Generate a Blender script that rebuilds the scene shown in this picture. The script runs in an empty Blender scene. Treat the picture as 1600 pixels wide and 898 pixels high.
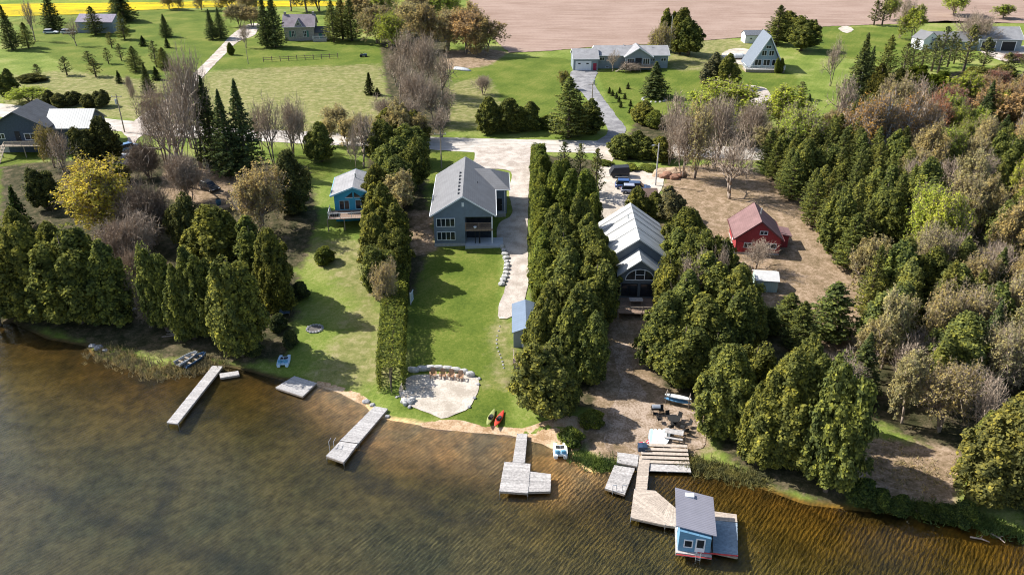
import bpy, bmesh, math, random
import numpy as np
from mathutils import Vector, Matrix
R=math.radians
scene=bpy.context.scene
col=scene.collection
# ---------------- camera ----------------
F=1244.; PIT=R(28); CH=55.
cam=bpy.data.cameras.new('camera'); co=bpy.data.objects.new('camera',cam); col.objects.link(co)
co.location=(0,0,CH); co.rotation_euler=(math.pi/2-PIT,0,0)
cam.sensor_width=36; cam.lens=F/1600*36; cam.clip_end=5000; cam.clip_start=.5
scene.camera=co
# ---------------- sky, sun, exposure ----------------
SUN_EL=R(41); SHDIR=Vector((math.cos(R(-19)),math.sin(R(-19))))   # direction in which shadows fall
wd=bpy.data.worlds.new("World"); scene.world=wd; wd.use_nodes=True
wn=wd.node_tree.nodes; bg=wn['Background']; sk=wn.new('ShaderNodeTexSky')
sk.sky_type='NISHITA'; sk.sun_disc=False; sk.sun_elevation=SUN_EL
sk.sun_rotation=math.atan2(-SHDIR.x,-SHDIR.y)
sk.air_density=1.0; sk.dust_density=1.5; sk.ozone_density=1.0
wd.node_tree.links.new(sk.outputs[0],bg.inputs[0]); bg.inputs[1].default_value=0.10
sl=bpy.data.lights.new('sun','SUN'); sl.energy=4.6; sl.angle=R(.53); sl.color=(1,.965,.91)
so=bpy.data.objects.new('sun',sl); col.objects.link(so)
dirv=Vector((SHDIR.x*math.cos(SUN_EL),SHDIR.y*math.cos(SUN_EL),-math.sin(SUN_EL)))
so.rotation_euler=dirv.to_track_quat('-Z','Y').to_euler(); so.location=(-80,60,120)
scene.view_settings.view_transform='Standard'; scene.view_settings.look='None'
scene.view_settings.exposure=0.88; scene.view_settings.gamma=1
scene.cycles.transparent_max_bounces=16
scene.cycles.max_bounces=6
scene.cycles.pixel_filter_type='BLACKMAN_HARRIS'; scene.cycles.filter_width=1.05
# ---------------- measuring helpers (where on the ground a thing stands) ----------------
cP,sP=math.cos(PIT),math.sin(PIT)
def Wz(u,v,z):
    a=(u-800)/F;b=(v-449)/F
    dx,dy,dz=a,cP-b*sP,-sP-b*cP
    t=(z-CH)/dz
    return (dx*t,dy*t,z)
SHPX=[(-900,470),(-300,495),(0,507),(22,500),(45,512),(80,528),(138,538),(152,556),(200,574),(250,591),(300,580),(350,568),(392,577),(432,588),(495,599),(530,609),(575,630),(590,648),(625,655),(680,664),(740,670),(800,674),(835,684),(868,697),(900,706),(918,732),(950,735),(975,728),(1030,722),(1075,730),(1130,742),(1200,762),(1260,784),(1300,788),(1400,800),(1500,815),(1600,838),(1900,880),(2600,900)]
SH=np.array([Wz(u,v,0)[:2] for u,v in SHPX])
def seg_dist(X,Y,P,closed=False):
    d=np.full(X.shape,1e9)
    n=len(P)
    for i in range(n if closed else n-1):
        a=P[i];b=P[(i+1)%n];e=b-a;L=e@e
        if L<1e-9: continue
        t=np.clip(((X-a[0])*e[0]+(Y-a[1])*e[1])/L,0,1)
        d=np.minimum(d,np.hypot(X-a[0]-t*e[0],Y-a[1]-t*e[1]))
    return d
def shore(X,Y):
    X=np.asarray(X,float);Y=np.asarray(Y,float)
    d=seg_dist(X,Y,SH)
    return np.where(Y>np.interp(X,SH[:,0],SH[:,1]),d,-d)
def sstep(x,a,b):
    t=np.clip((x-a)/(b-a),0,1);return t*t*(3-2*t)
def height(X,Y):
    d=shore(X,Y)
    land=.04+.36*sstep(d,0,2.2)+2.7*sstep(d,6,75)
    wat=np.maximum(-.065*np.maximum(-d,0),-1.6)+.04*np.exp(d)
    return np.where(d>0,land,wat)
def hgt(x,y): return float(height(np.array([x]),np.array([y]))[0])
def W(u,v):
    z=1.
    for _ in range(6):
        p=Wz(u,v,z); z=hgt(p[0],p[1])
    p=Wz(u,v,z); return Vector((p[0],p[1],z))
def hz(y,v):
    k=(449-v)/F
    return CH+y*(k*cP-sP)/(cP+k*sP)
def scl(p): return F/(p[1]*cP-(p[2]-CH)*sP)      # photo pixels per metre at a place
def in_poly(X,Y,P):
    ins=np.zeros(X.shape,bool);n=len(P)
    for i in range(n):
        a=P[i];b=P[(i+1)%n]
        c=((a[1]>Y)!=(b[1]>Y))&(X<(b[0]-a[0])*(Y-a[1])/((b[1]-a[1]) if abs(b[1]-a[1])>1e-9 else 1e-9)+a[0])
        ins^=c
    return ins
def polyW(px): return np.array([tuple(W(u,v)[:2]) for u,v in px])
def sdf(X,Y,P):
    d=seg_dist(X,Y,P,True);return np.where(in_poly(X,Y,P),d,-d)
# ---------------- materials ----------------
class NT:
    def __init__(s,name):
        s.m=bpy.data.materials.new(name); s.m.use_nodes=True; s.t=s.m.node_tree; s.n=s.t.nodes
        s.b=s.n['Principled BSDF']; s.out=s.n['Material Output']
    def new(s,ty,**k):
        o=s.n.new(ty)
        for a,b in k.items(): setattr(o,a,b)
        return o
    def l(s,a,b): s.t.links.new(a,b)
    def noise(s,scale,detail=4,vec=None,rough=.55,dist=0):
        o=s.new('ShaderNodeTexNoise'); o.inputs['Scale'].default_value=scale; o.inputs['Detail'].default_value=detail
        o.inputs['Roughness'].default_value=rough; o.inputs['Distortion'].default_value=dist
        if vec is not None: s.l(vec,o.inputs['Vector'])
        return o.outputs['Fac']
    def geo(s): return s.new('ShaderNodeNewGeometry')
    def objc(s): return s.new('ShaderNodeTexCoord').outputs['Object']
    def mapping(s,vec,sc=(1,1,1),rot=(0,0,0)):
        q=s.new('ShaderNodeMapping'); s.l(vec,q.inputs[0]); q.inputs['Rotation'].default_value=rot
        o=s.new('ShaderNodeMapping'); s.l(q.outputs[0],o.inputs[0]); o.inputs['Scale'].default_value=sc
        return o.outputs[0]
    def math(s,op,a,b=None,clamp=False):
        o=s.new('ShaderNodeMath',operation=op,use_clamp=clamp)
        for i,x in enumerate((a,b)):
            if x is None: continue
            if isinstance(x,(int,float)): o.inputs[i].default_value=x
            else: s.l(x,o.inputs[i])
        return o.outputs[0]
    def ramp(s,fac,stops):
        o=s.new('ShaderNodeValToRGB'); s.l(fac,o.inputs[0]); e=o.color_ramp.elements
        while len(e)<len(stops): e.new(.5)
        for i,(p,c) in enumerate(stops):
            e[i].position=p; e[i].color=(*c,1) if len(c)==3 else c
        return o.outputs[0]
    def mix(s,f,a,b,mode='MIX'):
        o=s.new('ShaderNodeMix',data_type='RGBA',blend_type=mode)
        for i,x in ((0,f),(6,a),(7,b)):
            if isinstance(x,(int,float)): o.inputs[i].default_value=x
            elif isinstance(x,tuple): o.inputs[i].default_value=(*x,1)
            else: s.l(x,o.inputs[i])
        return o.outputs[2]
    def bump(s,h,st=.3,dist=.05):
        o=s.new('ShaderNodeBump'); o.inputs['Strength'].default_value=st; o.inputs['Distance'].default_value=dist
        s.l(h,o.inputs['Height']); s.l(o.outputs[0],s.b.inputs['Normal']); return o
    def col(s,c): s.l(c,s.b.inputs['Base Color'])
MATS={}
def mat(name,c,rough=.8,var=.25,scale=3.,metal=0,spec=.3,island=0.,stretch=None,bump=0):
    if name in MATS: return MATS[name]
    t=NT(name); v=t.objc()
    if stretch: v=t.mapping(v,stretch)
    f=t.noise(scale,5,v)
    lo=tuple(max(0,x*(1-var*1.3)) for x in c); hi=tuple(min(1,x*(1+var)) for x in c)
    cc=t.ramp(f,[(.3,lo),(.7,hi)])
    if island:
        g=t.geo(); r=t.ramp(g.outputs['Random Per Island'],[(0,(1-island,)*3),(1,(1+island,)*3)])
        cc=t.mix(1.,cc,r,'MULTIPLY')
    t.col(cc); t.b.inputs['Roughness'].default_value=rough; t.b.inputs['Metallic'].default_value=metal
    t.b.inputs['Specular IOR Level'].default_value=spec
    if bump: t.bump(f,bump,.05)
    MATS[name]=t.m; return t.m
def leafmat(name,tip=(1.55,1.35,.8),dark=.45,trans=.25,warm=0.0):
    t=NT(name); oi=t.new('ShaderNodeObjectInfo'); g=t.geo(); r=g.outputs['Random Per Island']
    mul=t.ramp(r,[(0,(dark,dark*1.05,dark)),(.55,(1,1,1)),(1,tip)])
    c=t.mix(1.,oi.outputs['Color'],mul,'MULTIPLY')
    # clumps of older and younger foliage through the crown
    f=t.noise(.9,2,t.objc()); c=t.mix(1.,c,t.ramp(f,[(.38,(.72,.76,.85)),(.62,(1.3,1.22,1.0))]),'MULTIPLY')
    d=t.new('ShaderNodeBsdfDiffuse'); t.l(c,d.inputs[0])
    tr=t.new('ShaderNodeBsdfTranslucent'); t.l(c,tr.inputs[0])
    m=t.new('ShaderNodeMixShader'); m.inputs[0].default_value=trans; t.l(d.outputs[0],m.inputs[1]); t.l(tr.outputs[0],m.inputs[2])
    t.l(m.outputs[0],t.out.inputs[0]); return t.m
# ---------------- mesh builder ----------------
class MB:
    def __init__(s): s.v=[];s.f=[];s.m=[];s.T=None
    def add(s,vs,fs,mi=0):
        o=len(s.v)
        if s.T is not None: vs=[tuple(s.T@Vector(p)) for p in vs]
        s.v+=[tuple(p) for p in vs]; s.f+=[tuple(o+i for i in f) for f in fs]; s.m+=[mi]*len(fs); return s
    def box(s,x0,x1,y0,y1,z0,z1,mi=0):
        return s.add([(x0,y0,z0),(x1,y0,z0),(x1,y1,z0),(x0,y1,z0),(x0,y0,z1),(x1,y0,z1),(x1,y1,z1),(x0,y1,z1)],
          [(0,3,2,1),(4,5,6,7),(0,1,5,4),(1,2,6,5),(2,3,7,6),(3,0,4,7)],mi)
    def prism(s,pts,off,mi=0):          # polygon (3D pts) extruded by vector off
        n=len(pts);off=Vector(off)
        vs=[Vector(p) for p in pts]; vs+=[p+off for p in vs]
        return s.add(vs,[tuple(range(n))[::-1],tuple(range(n,2*n))]+[(i,(i+1)%n,n+(i+1)%n,n+i) for i in range(n)],mi)
    def tube(s,a,b,r0,r1=None,n=6,mi=0,cap=True):
        a=Vector(a);b=Vector(b);r1=r0 if r1 is None else r1
        d=(b-a); 
        if d.length<1e-6: return s
        d.normalize(); x=d.orthogonal().normalized();y=d.cross(x)
        vs=[];
        for p,r in((a,r0),(b,r1)):
            for i in range(n):
                t=2*math.pi*i/n; vs.append(p+x*(r*math.cos(t))+y*(r*math.sin(t)))
        fs=[(i,(i+1)%n,n+(i+1)%n,n+i) for i in range(n)]
        if cap: fs+=[tuple(range(n))[::-1],tuple(range(n,2*n))]
        return s.add(vs,fs,mi)
    def loft(s,rings,mi=0,cap=True):
        n=len(rings[0]);vs=[p for r in rings for p in r];fs=[]
        for k in range(len(rings)-1):
            fs+=[(k*n+i,k*n+(i+1)%n,(k+1)*n+(i+1)%n,(k+1)*n+i) for i in range(n)]
        if cap: fs+=[tuple(range(n))[::-1],tuple(range((len(rings)-1)*n,len(rings)*n))]
        return s.add(vs,fs,mi)
    def obj(s,name,mats,parent=None,smooth=False):
        me=bpy.data.meshes.new(name); me.from_pydata(s.v,[],s.f)
        if not isinstance(mats,(list,tuple)): mats=[mats]
        for m in mats: me.materials.append(m)
        if len(mats)>1: me.polygons.foreach_set('material_index',s.m)
        if smooth: me.polygons.foreach_set('use_smooth',[True]*len(me.polygons))
        b=bmesh.new();b.from_mesh(me);bmesh.ops.recalc_face_normals(b,faces=b.faces);b.to_mesh(me);b.free()
        me.update(); o=bpy.data.objects.new(name,me); col.objects.link(o)
        if parent: o.parent=parent
        return o
def tag(o,label=None,cat=None,group=None,kind=None):
    if label: o['label']=label
    if cat: o['category']=cat
    if group: o['group']=group
    if kind: o['kind']=kind
    return o
def thing(name,loc,label,cat,rz=0,group=None):
    o=bpy.data.objects.new(name,None); o.empty_display_size=.3; col.objects.link(o)
    o.location=loc; o.rotation_euler=(0,0,rz); return tag(o,label,cat,group)
def kids(o): return [c for c in o.children]
def copy_tree(o,parent=None):
    c=o.copy(); col.objects.link(c); c.parent=parent
    for ch in o.children: copy_tree(ch,c)
    return c
# ================= SETTING =================
def axis(a,b,step,lo,hi):
    x=list(np.arange(a,b+.01,step)); s=step
    y=[];p=b
    while p<hi: s*=1.25;p+=s;y.append(p)
    z=[];p=a;s=step
    while p>lo: s*=1.25;p-=s;z.append(p)
    return np.array(z[::-1]+x+y)
gx=axis(-115,115,1.,-2500,2500); gy=axis(42,200,1.,-900,3000)
GX,GY=np.meshgrid(gx,gy); 
GZ=height(GX.ravel(),GY.ravel()).reshape(GX.shape)
rs=np.random.RandomState(3)
GZ=GZ+np.where(np.abs(GZ)>.3,rs.uniform(-.01,.01,GZ.shape),0)
ny,nx=GX.shape
me=bpy.data.meshes.new('ground')
V=np.stack([GX,GY,GZ],-1).reshape(-1,3)
idx=np.arange(nx*ny).reshape(ny,nx)
Q=np.stack([idx[:-1,:-1],idx[:-1,1:],idx[1:,1:],idx[1:,:-1]],-1).reshape(-1,4)
me.from_pydata(V.tolist(),[],Q.tolist())
ground=bpy.data.objects.new('ground',me); col.objects.link(ground); tag(ground,kind='structure')
ZONES={
'litter':[[(940,470),(1010,470),(1015,540),(950,540)],[(1040,262),(1130,255),(1240,285),(1300,360),(1340,420),(1350,470),(1330,560),(1280,540),(1290,500),(1200,480),(1150,455),(1110,400),(1060,340),(1030,330)],
          [(1330,680),(1420,690),(1510,705),(1490,790),(1400,790),(1340,770)],[(255,262),(400,262),(400,320),(300,330),(250,300)],
          [(925,530),(1010,520),(1030,600),(1100,640),(1110,700),(1060,725),(950,725),(900,690),(930,640)],[(640,330),(680,330),(680,390),(645,400)],
          [(1260,490),(1360,500),(1380,560),(1300,570)],[(690,80),(800,78),(760,105),(690,110)]],
'lawn':[[(645,384),(783,384),(782,440),(778,500),(806,500),(806,575),(800,600),(800,668),(700,655),(620,640),(640,560),(640,450)],
        [(665,238),(745,238),(742,262),(690,300),(668,300)],[(700,90),(895,90),(895,150),(930,170),(945,205),(860,200),(700,205)],
        [(930,110),(1160,80),(1200,100),(1250,120),(1240,160),(1120,190),(990,200),(960,180)],[(-20,230),(60,230),(60,330),(0,380),(-60,380)],
        [(350,60),(600,60),(600,110),(420,115),(330,110)],[(20,15),(340,15),(370,50),(330,90),(240,160),(120,110),(20,60)],
        [(1260,45),(1440,38),(1440,100),(1280,90)],[(420,230),(520,235),(520,280),(440,280)]],
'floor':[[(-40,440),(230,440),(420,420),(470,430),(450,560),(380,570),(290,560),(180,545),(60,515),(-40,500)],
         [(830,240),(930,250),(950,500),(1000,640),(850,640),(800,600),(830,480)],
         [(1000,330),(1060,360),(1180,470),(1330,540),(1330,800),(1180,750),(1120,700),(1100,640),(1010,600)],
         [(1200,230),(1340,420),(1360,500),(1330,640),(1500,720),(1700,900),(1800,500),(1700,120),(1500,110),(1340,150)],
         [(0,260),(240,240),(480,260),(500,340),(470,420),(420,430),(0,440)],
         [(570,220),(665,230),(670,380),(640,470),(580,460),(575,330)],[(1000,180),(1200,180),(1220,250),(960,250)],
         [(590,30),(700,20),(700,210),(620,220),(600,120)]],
'sand':[[(480,575),(560,600),(640,630),(920,690),(960,740),(900,790),(700,740),(600,720),(480,640)]],
'dry':[[(320,110),(600,100),(620,210),(300,215)],[(470,375),(590,375),(600,600),(560,610),(480,600),(560,480)],[(100,110),(260,130),(250,190),(0,170),(0,120)],
       [(1080,400),(1340,420),(1350,480),(1150,470)],[(1040,60),(1170,60),(1170,110),(1050,110)],[(700,130),(760,120),(800,190),(700,205)],[(780,500),(800,505),(800,600),(770,600)]]}
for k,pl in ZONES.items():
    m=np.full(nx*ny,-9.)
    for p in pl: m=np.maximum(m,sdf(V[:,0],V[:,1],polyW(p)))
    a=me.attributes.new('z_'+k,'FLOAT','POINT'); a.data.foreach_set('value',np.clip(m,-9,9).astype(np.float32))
m=np.full(nx*ny,9.)
for p in [[(-60,715),(0,738),(60,752),(100,765),(150,790),(200,806),(240,817),(290,840),(350,860),(420,880)],[(240,817),(215,850),(203,870),(202,898),(180,930)],[(240,817),(245,790),(262,745),(270,720)],[(560,740),(640,770),(700,800),(760,800)],[(300,640),(340,640)]]:
    m=np.minimum(m,seg_dist(V[:,0],V[:,1],np.array([Wz(u,v,0)[:2] for u,v in p])))
a=me.attributes.new('z_trail','FLOAT','POINT'); a.data.foreach_set('value',np.clip(.75-m,-9,9).astype(np.float32))
def attr(t,n): o=t.new('ShaderNodeAttribute'); o.attribute_name=n; return o.outputs['Fac']
t=NT('ground_cover'); P=t.geo().outputs['Position']
nb=t.noise(.12,4,P); nm=t.noise(.7,5,P); nf=t.noise(6,4,P,.7); nff=t.noise(22,3,P,.7)
def zmask(k,amp=5.,w=1.2):
    x=t.math('ADD',attr(t,'z_'+k),t.math('MULTIPLY',t.math('SUBTRACT',t.math('ADD',t.math('MULTIPLY',nb,.4),t.math('MULTIPLY',nm,.6)),.5),amp))
    return t.math('ADD',t.math('DIVIDE',x,w),.5,True)
n2=t.noise(2.2,4,P,.65)
det=t.math('ADD',t.math('MULTIPLY',n2,.4),t.math('ADD',t.math('MULTIPLY',nf,.4),t.math('MULTIPLY',nff,.2)))
mow=t.noise(1.,3,t.mapping(P,(.05,1.1,1),(0,0,R(-62))),.5); big=t.math('ADD',t.math('MULTIPLY',nb,.8),t.math('MULTIPLY',mow,.2))
meadow=t.ramp(t.math('ADD',t.math('MULTIPLY',big,.45),t.math('MULTIPLY',det,.55)),[(.40,(.085,.130,.020)),(.5,(.160,.205,.038)),(.58,(.27,.27,.09))])
lawn=t.ramp(t.math('ADD',t.math('MULTIPLY',big,.4),t.math('MULTIPLY',det,.6)),[(.40,(.055,.090,.012)),(.5,(.105,.142,.020)),(.59,(.19,.195,.045))])
dry=t.ramp(t.math('ADD',t.math('MULTIPLY',nm,.5),t.math('MULTIPLY',det,.5)),[(.40,(.12,.125,.042)),(.5,(.21,.195,.075)),(.59,(.33,.27,.15))])
litter=t.ramp(t.math('ADD',t.math('MULTIPLY',nm,.3),t.math('MULTIPLY',det,.7)),[(.38,(.10,.075,.035)),(.5,(.24,.17,.105)),(.6,(.42,.31,.22))])
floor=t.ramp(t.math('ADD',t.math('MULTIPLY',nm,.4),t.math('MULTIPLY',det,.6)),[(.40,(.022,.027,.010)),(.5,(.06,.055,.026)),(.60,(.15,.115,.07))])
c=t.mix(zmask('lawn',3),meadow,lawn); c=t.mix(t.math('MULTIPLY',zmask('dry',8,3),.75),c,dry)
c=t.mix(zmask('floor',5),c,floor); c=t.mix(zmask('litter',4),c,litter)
# lake bed by depth: pale sand at the edge, amber shallows, weedy silt further out
sz=t.new('ShaderNodeSeparateXYZ'); t.l(P,sz.inputs[0])
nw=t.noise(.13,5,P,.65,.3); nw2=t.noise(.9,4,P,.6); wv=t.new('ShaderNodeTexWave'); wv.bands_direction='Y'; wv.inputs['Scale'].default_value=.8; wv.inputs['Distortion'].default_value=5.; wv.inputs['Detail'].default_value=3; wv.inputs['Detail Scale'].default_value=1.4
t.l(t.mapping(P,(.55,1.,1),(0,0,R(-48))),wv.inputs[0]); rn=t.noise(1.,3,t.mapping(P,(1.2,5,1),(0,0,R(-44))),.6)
caustic=t.math('ADD',t.math('MULTIPLY',wv.outputs['Fac'],.2),t.math('MULTIPLY',rn,.8))
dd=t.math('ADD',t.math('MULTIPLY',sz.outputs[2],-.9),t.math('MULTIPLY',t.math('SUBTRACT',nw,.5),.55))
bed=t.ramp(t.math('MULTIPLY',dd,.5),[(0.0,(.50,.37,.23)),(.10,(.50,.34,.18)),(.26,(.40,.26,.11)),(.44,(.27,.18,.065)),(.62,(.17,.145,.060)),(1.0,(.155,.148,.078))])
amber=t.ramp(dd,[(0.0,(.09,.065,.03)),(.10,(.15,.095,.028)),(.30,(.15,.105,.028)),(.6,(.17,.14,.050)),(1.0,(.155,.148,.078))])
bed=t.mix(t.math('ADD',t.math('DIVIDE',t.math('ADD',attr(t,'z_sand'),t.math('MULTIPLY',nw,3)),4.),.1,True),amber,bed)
gold=t.math('DIVIDE',t.math('SUBTRACT',sz.outputs[0],2.),30.,True); bed=t.mix(gold,bed,t.mix(1.,bed,(1.06,.98,.58),'MULTIPLY'))
bed=t.mix(1.,bed,t.ramp(nw2,[(.3,(.6,.62,.6)),(.7,(1.4,1.35,1.2))]),'MULTIPLY')
bed=t.mix(1.,bed,t.ramp(nw,[(.38,(.72,.80,.84)),(.6,(1.18,1.12,1.0))]),'MULTIPLY')
bed=t.mix(1.,bed,t.ramp(caustic,[(.32,(.80,.81,.84)),(.68,(1.24,1.20,1.1))]),'MULTIPLY')  # streaks of light focused by the waves, painted into the bed colour
tr=t.math('ADD',attr(t,'z_trail'),t.math('MULTIPLY',t.math('SUBTRACT',nm,.5),1.6))
bed=t.mix(t.math('MULTIPLY',t.math('ADD',t.math('DIVIDE',tr,1.2),.5,True),.5),bed,(.035,.04,.035))
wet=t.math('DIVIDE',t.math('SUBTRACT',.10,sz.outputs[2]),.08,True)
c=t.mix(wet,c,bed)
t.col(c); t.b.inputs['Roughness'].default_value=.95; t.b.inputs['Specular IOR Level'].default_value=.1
t.bump(det,.6,.08)
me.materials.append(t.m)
# sandy shoreline strip is a sheet of its own further down
def sheet(name,px,m,dz=.035,jit=.12,grid=3.,label=None,cat=None,kind='structure',world=False,smooth=1):
    P=[Vector((p[0],p[1])) for p in px] if world else [W(u,v).to_2d() for u,v in px]
    rr=random.Random(len(px)+int(P[0].x*7)); pts=[]
    n=len(P)
    def cr(p0,p1,p2,p3,t): return .5*((2*p1)+(p2-p0)*t+(2*p0-5*p1+4*p2-p3)*t*t+(3*p1-p0-3*p2+p3)*t**3)
    for i in range(n):
        p0,p1,p2,p3=P[i-1],P[i],P[(i+1)%n],P[(i+2)%n]; L=(p2-p1).length; k=max(1,int(L/.8)) if L<60 else max(1,int(L/2))
        for j in range(k):
            q=cr(p0,p1,p2,p3,j/k) if smooth else p1.lerp(p2,j/k)
            pts.append(q+Vector((rr.uniform(-jit,jit),rr.uniform(-jit,jit))))
    b=bmesh.new(); f=b.faces.new([b.verts.new((p.x,p.y,0)) for p in pts])
    if f.normal.z<0: f.normal_flip()
    bmesh.ops.triangulate(b,faces=b.faces[:])
    xs=[p.x for p in pts];ys=[p.y for p in pts]
    for ax,(lo,hi) in enumerate(((min(xs),max(xs)),(min(ys),max(ys)))):
        g=max(grid,(hi-lo)/90); q=lo+g
        while q<hi:
            co_=[0,0,0];co_[ax]=q;no=[0,0,0];no[ax]=1
            bmesh.ops.bisect_plane(b,geom=b.verts[:]+b.edges[:]+b.faces[:],plane_co=co_,plane_no=no); q+=g
    X=np.array([v.co.x for v in b.verts]);Y=np.array([v.co.y for v in b.verts]);Z=height(X,Y)+dz
    for v,z in zip(b.verts,Z): v.co.z=z
    bmesh.ops.recalc_face_normals(b,faces=b.faces)
    if sum(f.normal.z for f in b.faces)<0: bmesh.ops.reverse_faces(b,faces=b.faces)
    m_=bpy.data.meshes.new(name); b.to_mesh(m_); b.free(); m_.materials.append(m)
    o=bpy.data.objects.new(name,m_); col.objects.link(o); tag(o,label,cat,None,kind); return o
def granular(name,c0,c1,c2,sc=8,big=.5,track=None):
    t=NT(name); P=t.geo().outputs['Position']
    a=t.noise(big,5,P,.6); b=t.noise(sc,4,P,.75)
    x=t.math('ADD',t.math('MULTIPLY',a,.55),t.math('MULTIPLY',b,.45))
    if track:
        tr=t.noise(.6,3,t.mapping(P,track[0],(0,0,track[1])),.6); x=t.math('ADD',t.math('MULTIPLY',x,.6),t.math('MULTIPLY',tr,.4))
    t.col(t.ramp(x,[(.42,c0),(.5,c1),(.58,c2)])); t.b.inputs['Roughness'].default_value=.95; t.b.inputs['Specular IOR Level'].default_value=.1
    t.bump(b,.5,.05); return t.m
m_gravel=granular('pale_gravel',(.33,.28,.235),(.45,.39,.335),(.56,.50,.44))
m_road=granular('gravel_road',(.36,.32,.27),(.47,.43,.38),(.56,.52,.47),track=((.12,3,1),R(-5)))
m_sand=granular('sand',(.36,.31,.25),(.46,.405,.335),(.56,.50,.43),sc=5)
m_beach=granular('wet_sand',(.30,.19,.10),(.45,.31,.19),(.55,.42,.29),sc=5)
m_asph=granular('worn_asphalt',(.17,.165,.17),(.24,.235,.235),(.31,.30,.30))
m_soil=granular('tilled_soil',(.25,.170,.130),(.30,.212,.168),(.35,.255,.205),sc=1.2,big=.06,track=((.05,1.2,1),R(8)))
m_flower=granular('flowering_crop',(.20,.20,.02),(.50,.36,.01),(.66,.47,.01),sc=1.5,big=.08,track=((.06,1,1),R(0)))
m_path=granular('earth_path',(.17,.12,.075),(.27,.20,.14),(.40,.31,.24),sc=4)
m_green=granular('spring_field',(.10,.16,.02),(.16,.21,.03),(.24,.25,.04),sc=1,big=.05)
sheet('road',[(-260,120),(-100,158),(0,162),(100,175),(190,188),(330,198),(500,207),(640,213),(760,217),(950,221),(1100,228),(1400,240),(1800,262),(1800,290),(1400,264),(1100,246),(950,240),(830,238),(740,238),(640,232),(500,226),(330,217),(240,212),(190,206),(100,196),(0,183),(-100,176),(-260,140)],m_road,.05)
sheet('farm_lane',[(205,196),(225,178),(260,155),(300,118),(340,78),(362,55),(385,40),(405,38),(398,55),(372,66),(345,92),(318,120),(282,160),(250,182),(238,203)],m_gravel,.07)
sheet('left_driveway',[(190,203),(228,203),(212,222),(205,245),(195,258),(178,258),(188,232),(200,218)],m_gravel,.075)
sheet('house_driveway',[(748,228),(828,230),(826,300),(824,370),(826,430),(822,460),(806,492),(781,498),(779,480),(786,462),(793,430),(791,400),(781,384),(776,377),(779,350),(800,335),(795,300),(796,268),(745,262),(742,244)],m_gravel,.085,.08)
sheet('ranch_driveway',[(893,112),(932,112),(928,128),(940,150),(962,180),(978,204),(958,222),(932,222),(950,205),(930,175),(910,146),(896,136)],m_asph,.08)
sheet('neighbour_driveway',[(935,232),(962,236),(960,262),(1030,268),(1032,300),(1005,322),(985,330),(945,400),(935,400),(938,330),(935,290)],m_sand,.075)
sheet('right_driveway',[(1150,135),(1195,138),(1205,160),(1190,172),(1160,165)],m_gravel,.08)
sheet('far_right_driveway',[(1540,78),(1640,72),(1660,100),(1580,98),(1545,88)],m_gravel,.08)
sheet('sand_pit',[(624,606),(636,590),(668,585),(738,586),(749,600),(742,622),(728,640),(700,652),(688,655),(672,645),(645,636),(628,626)],m_sand,.06,.1)
sheet('beach',[(655,661),(700,655),(760,664),(815,668),(862,655),(905,650),(908,700),(870,702),(830,690),(760,677),(680,671)],m_beach,.02,.15,1.5)
sheet('left_beach',[(495,595),(535,604),(575,622),(570,634),(530,614),(495,603)],m_beach,.02,.1,1.5)
sheet('ploughed_field',[(731,-10),(735,15),(762,52),(795,83),(860,80),(930,74),(1050,68),(1170,58),(1290,42),(1400,38),(1480,33),(1620,38),(1900,45),(2600,-20),(2300,-60),(700,-60)],m_soil,.12,.4,8,smooth=0)
sheet('flower_field',[(-200,30),(90,24),(180,19),(330,12),(520,10),(520,3),(330,3),(-200,12)],m_flower,.1,.4,8)
sheet('far_field',[(-400,0),(700,0),(700,-60),(-500,-60)],m_green,.09,.4,12)
sheet('garden_path',[(955,540),(985,540),(990,580),(1010,620),(1000,640),(955,640),(970,600)],m_path,.06,.2)
sheet('patio_ground',[(957,638),(1025,630),(1090,645),(1105,662),(1098,700),(1066,702),(1010,698),(1000,712),(962,712),(945,690)],m_path,.06,.2)
# water
wt=NT('lake_water'); P=wt.geo().outputs['Position']
wv=wt.new('ShaderNodeTexWave'); wv.bands_direction='Y'; wv.inputs['Scale'].default_value=.8; wv.inputs['Distortion'].default_value=5.; wv.inputs['Detail'].default_value=3; wv.inputs['Detail Scale'].default_value=1.4
wt.l(wt.mapping(P,(.55,1.,1),(0,0,R(-48))),wv.inputs[0]); r1=wt.math('ADD',wt.math('MULTIPLY',wv.outputs['Fac'],.22),wt.noise(1.,4,wt.mapping(P,(1.6,5.0,1),(0,0,R(-44))),.65,.9)); r2=wt.noise(5,2,wt.mapping(P,(1,2.2,1),(0,0,R(-40))),.5)
hh=wt.math('ADD',r1,wt.math('MULTIPLY',r2,.25))
bp=wt.new('ShaderNodeBump'); bp.inputs['Strength'].default_value=.5; bp.inputs['Distance'].default_value=.09; wt.l(hh,bp.inputs['Height'])
fr=wt.new('ShaderNodeFresnel'); fr.inputs[0].default_value=1.42; wt.l(bp.outputs[0],fr.inputs['Normal'])
gl=wt.new('ShaderNodeBsdfGlossy'); gl.inputs['Roughness'].default_value=.08; wt.l(bp.outputs[0],gl.inputs['Normal'])
tp=wt.new('ShaderNodeBsdfTransparent'); tp.inputs[0].default_value=(.985,.97,.93,1)
ms=wt.new('ShaderNodeMixShader'); wt.l(fr.outputs[0],ms.inputs[0]); wt.l(tp.outputs[0],ms.inputs[1]); wt.l(gl.outputs[0],ms.inputs[2])
wt.l(ms.outputs[0],wt.out.inputs[0])
w=MB().add([(-2400,-880,0),(2400,-880,0),(2400,130,0),(-2400,130,0)],[(0,1,2,3)]).obj('water',wt.m); tag(w,kind='structure')
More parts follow.
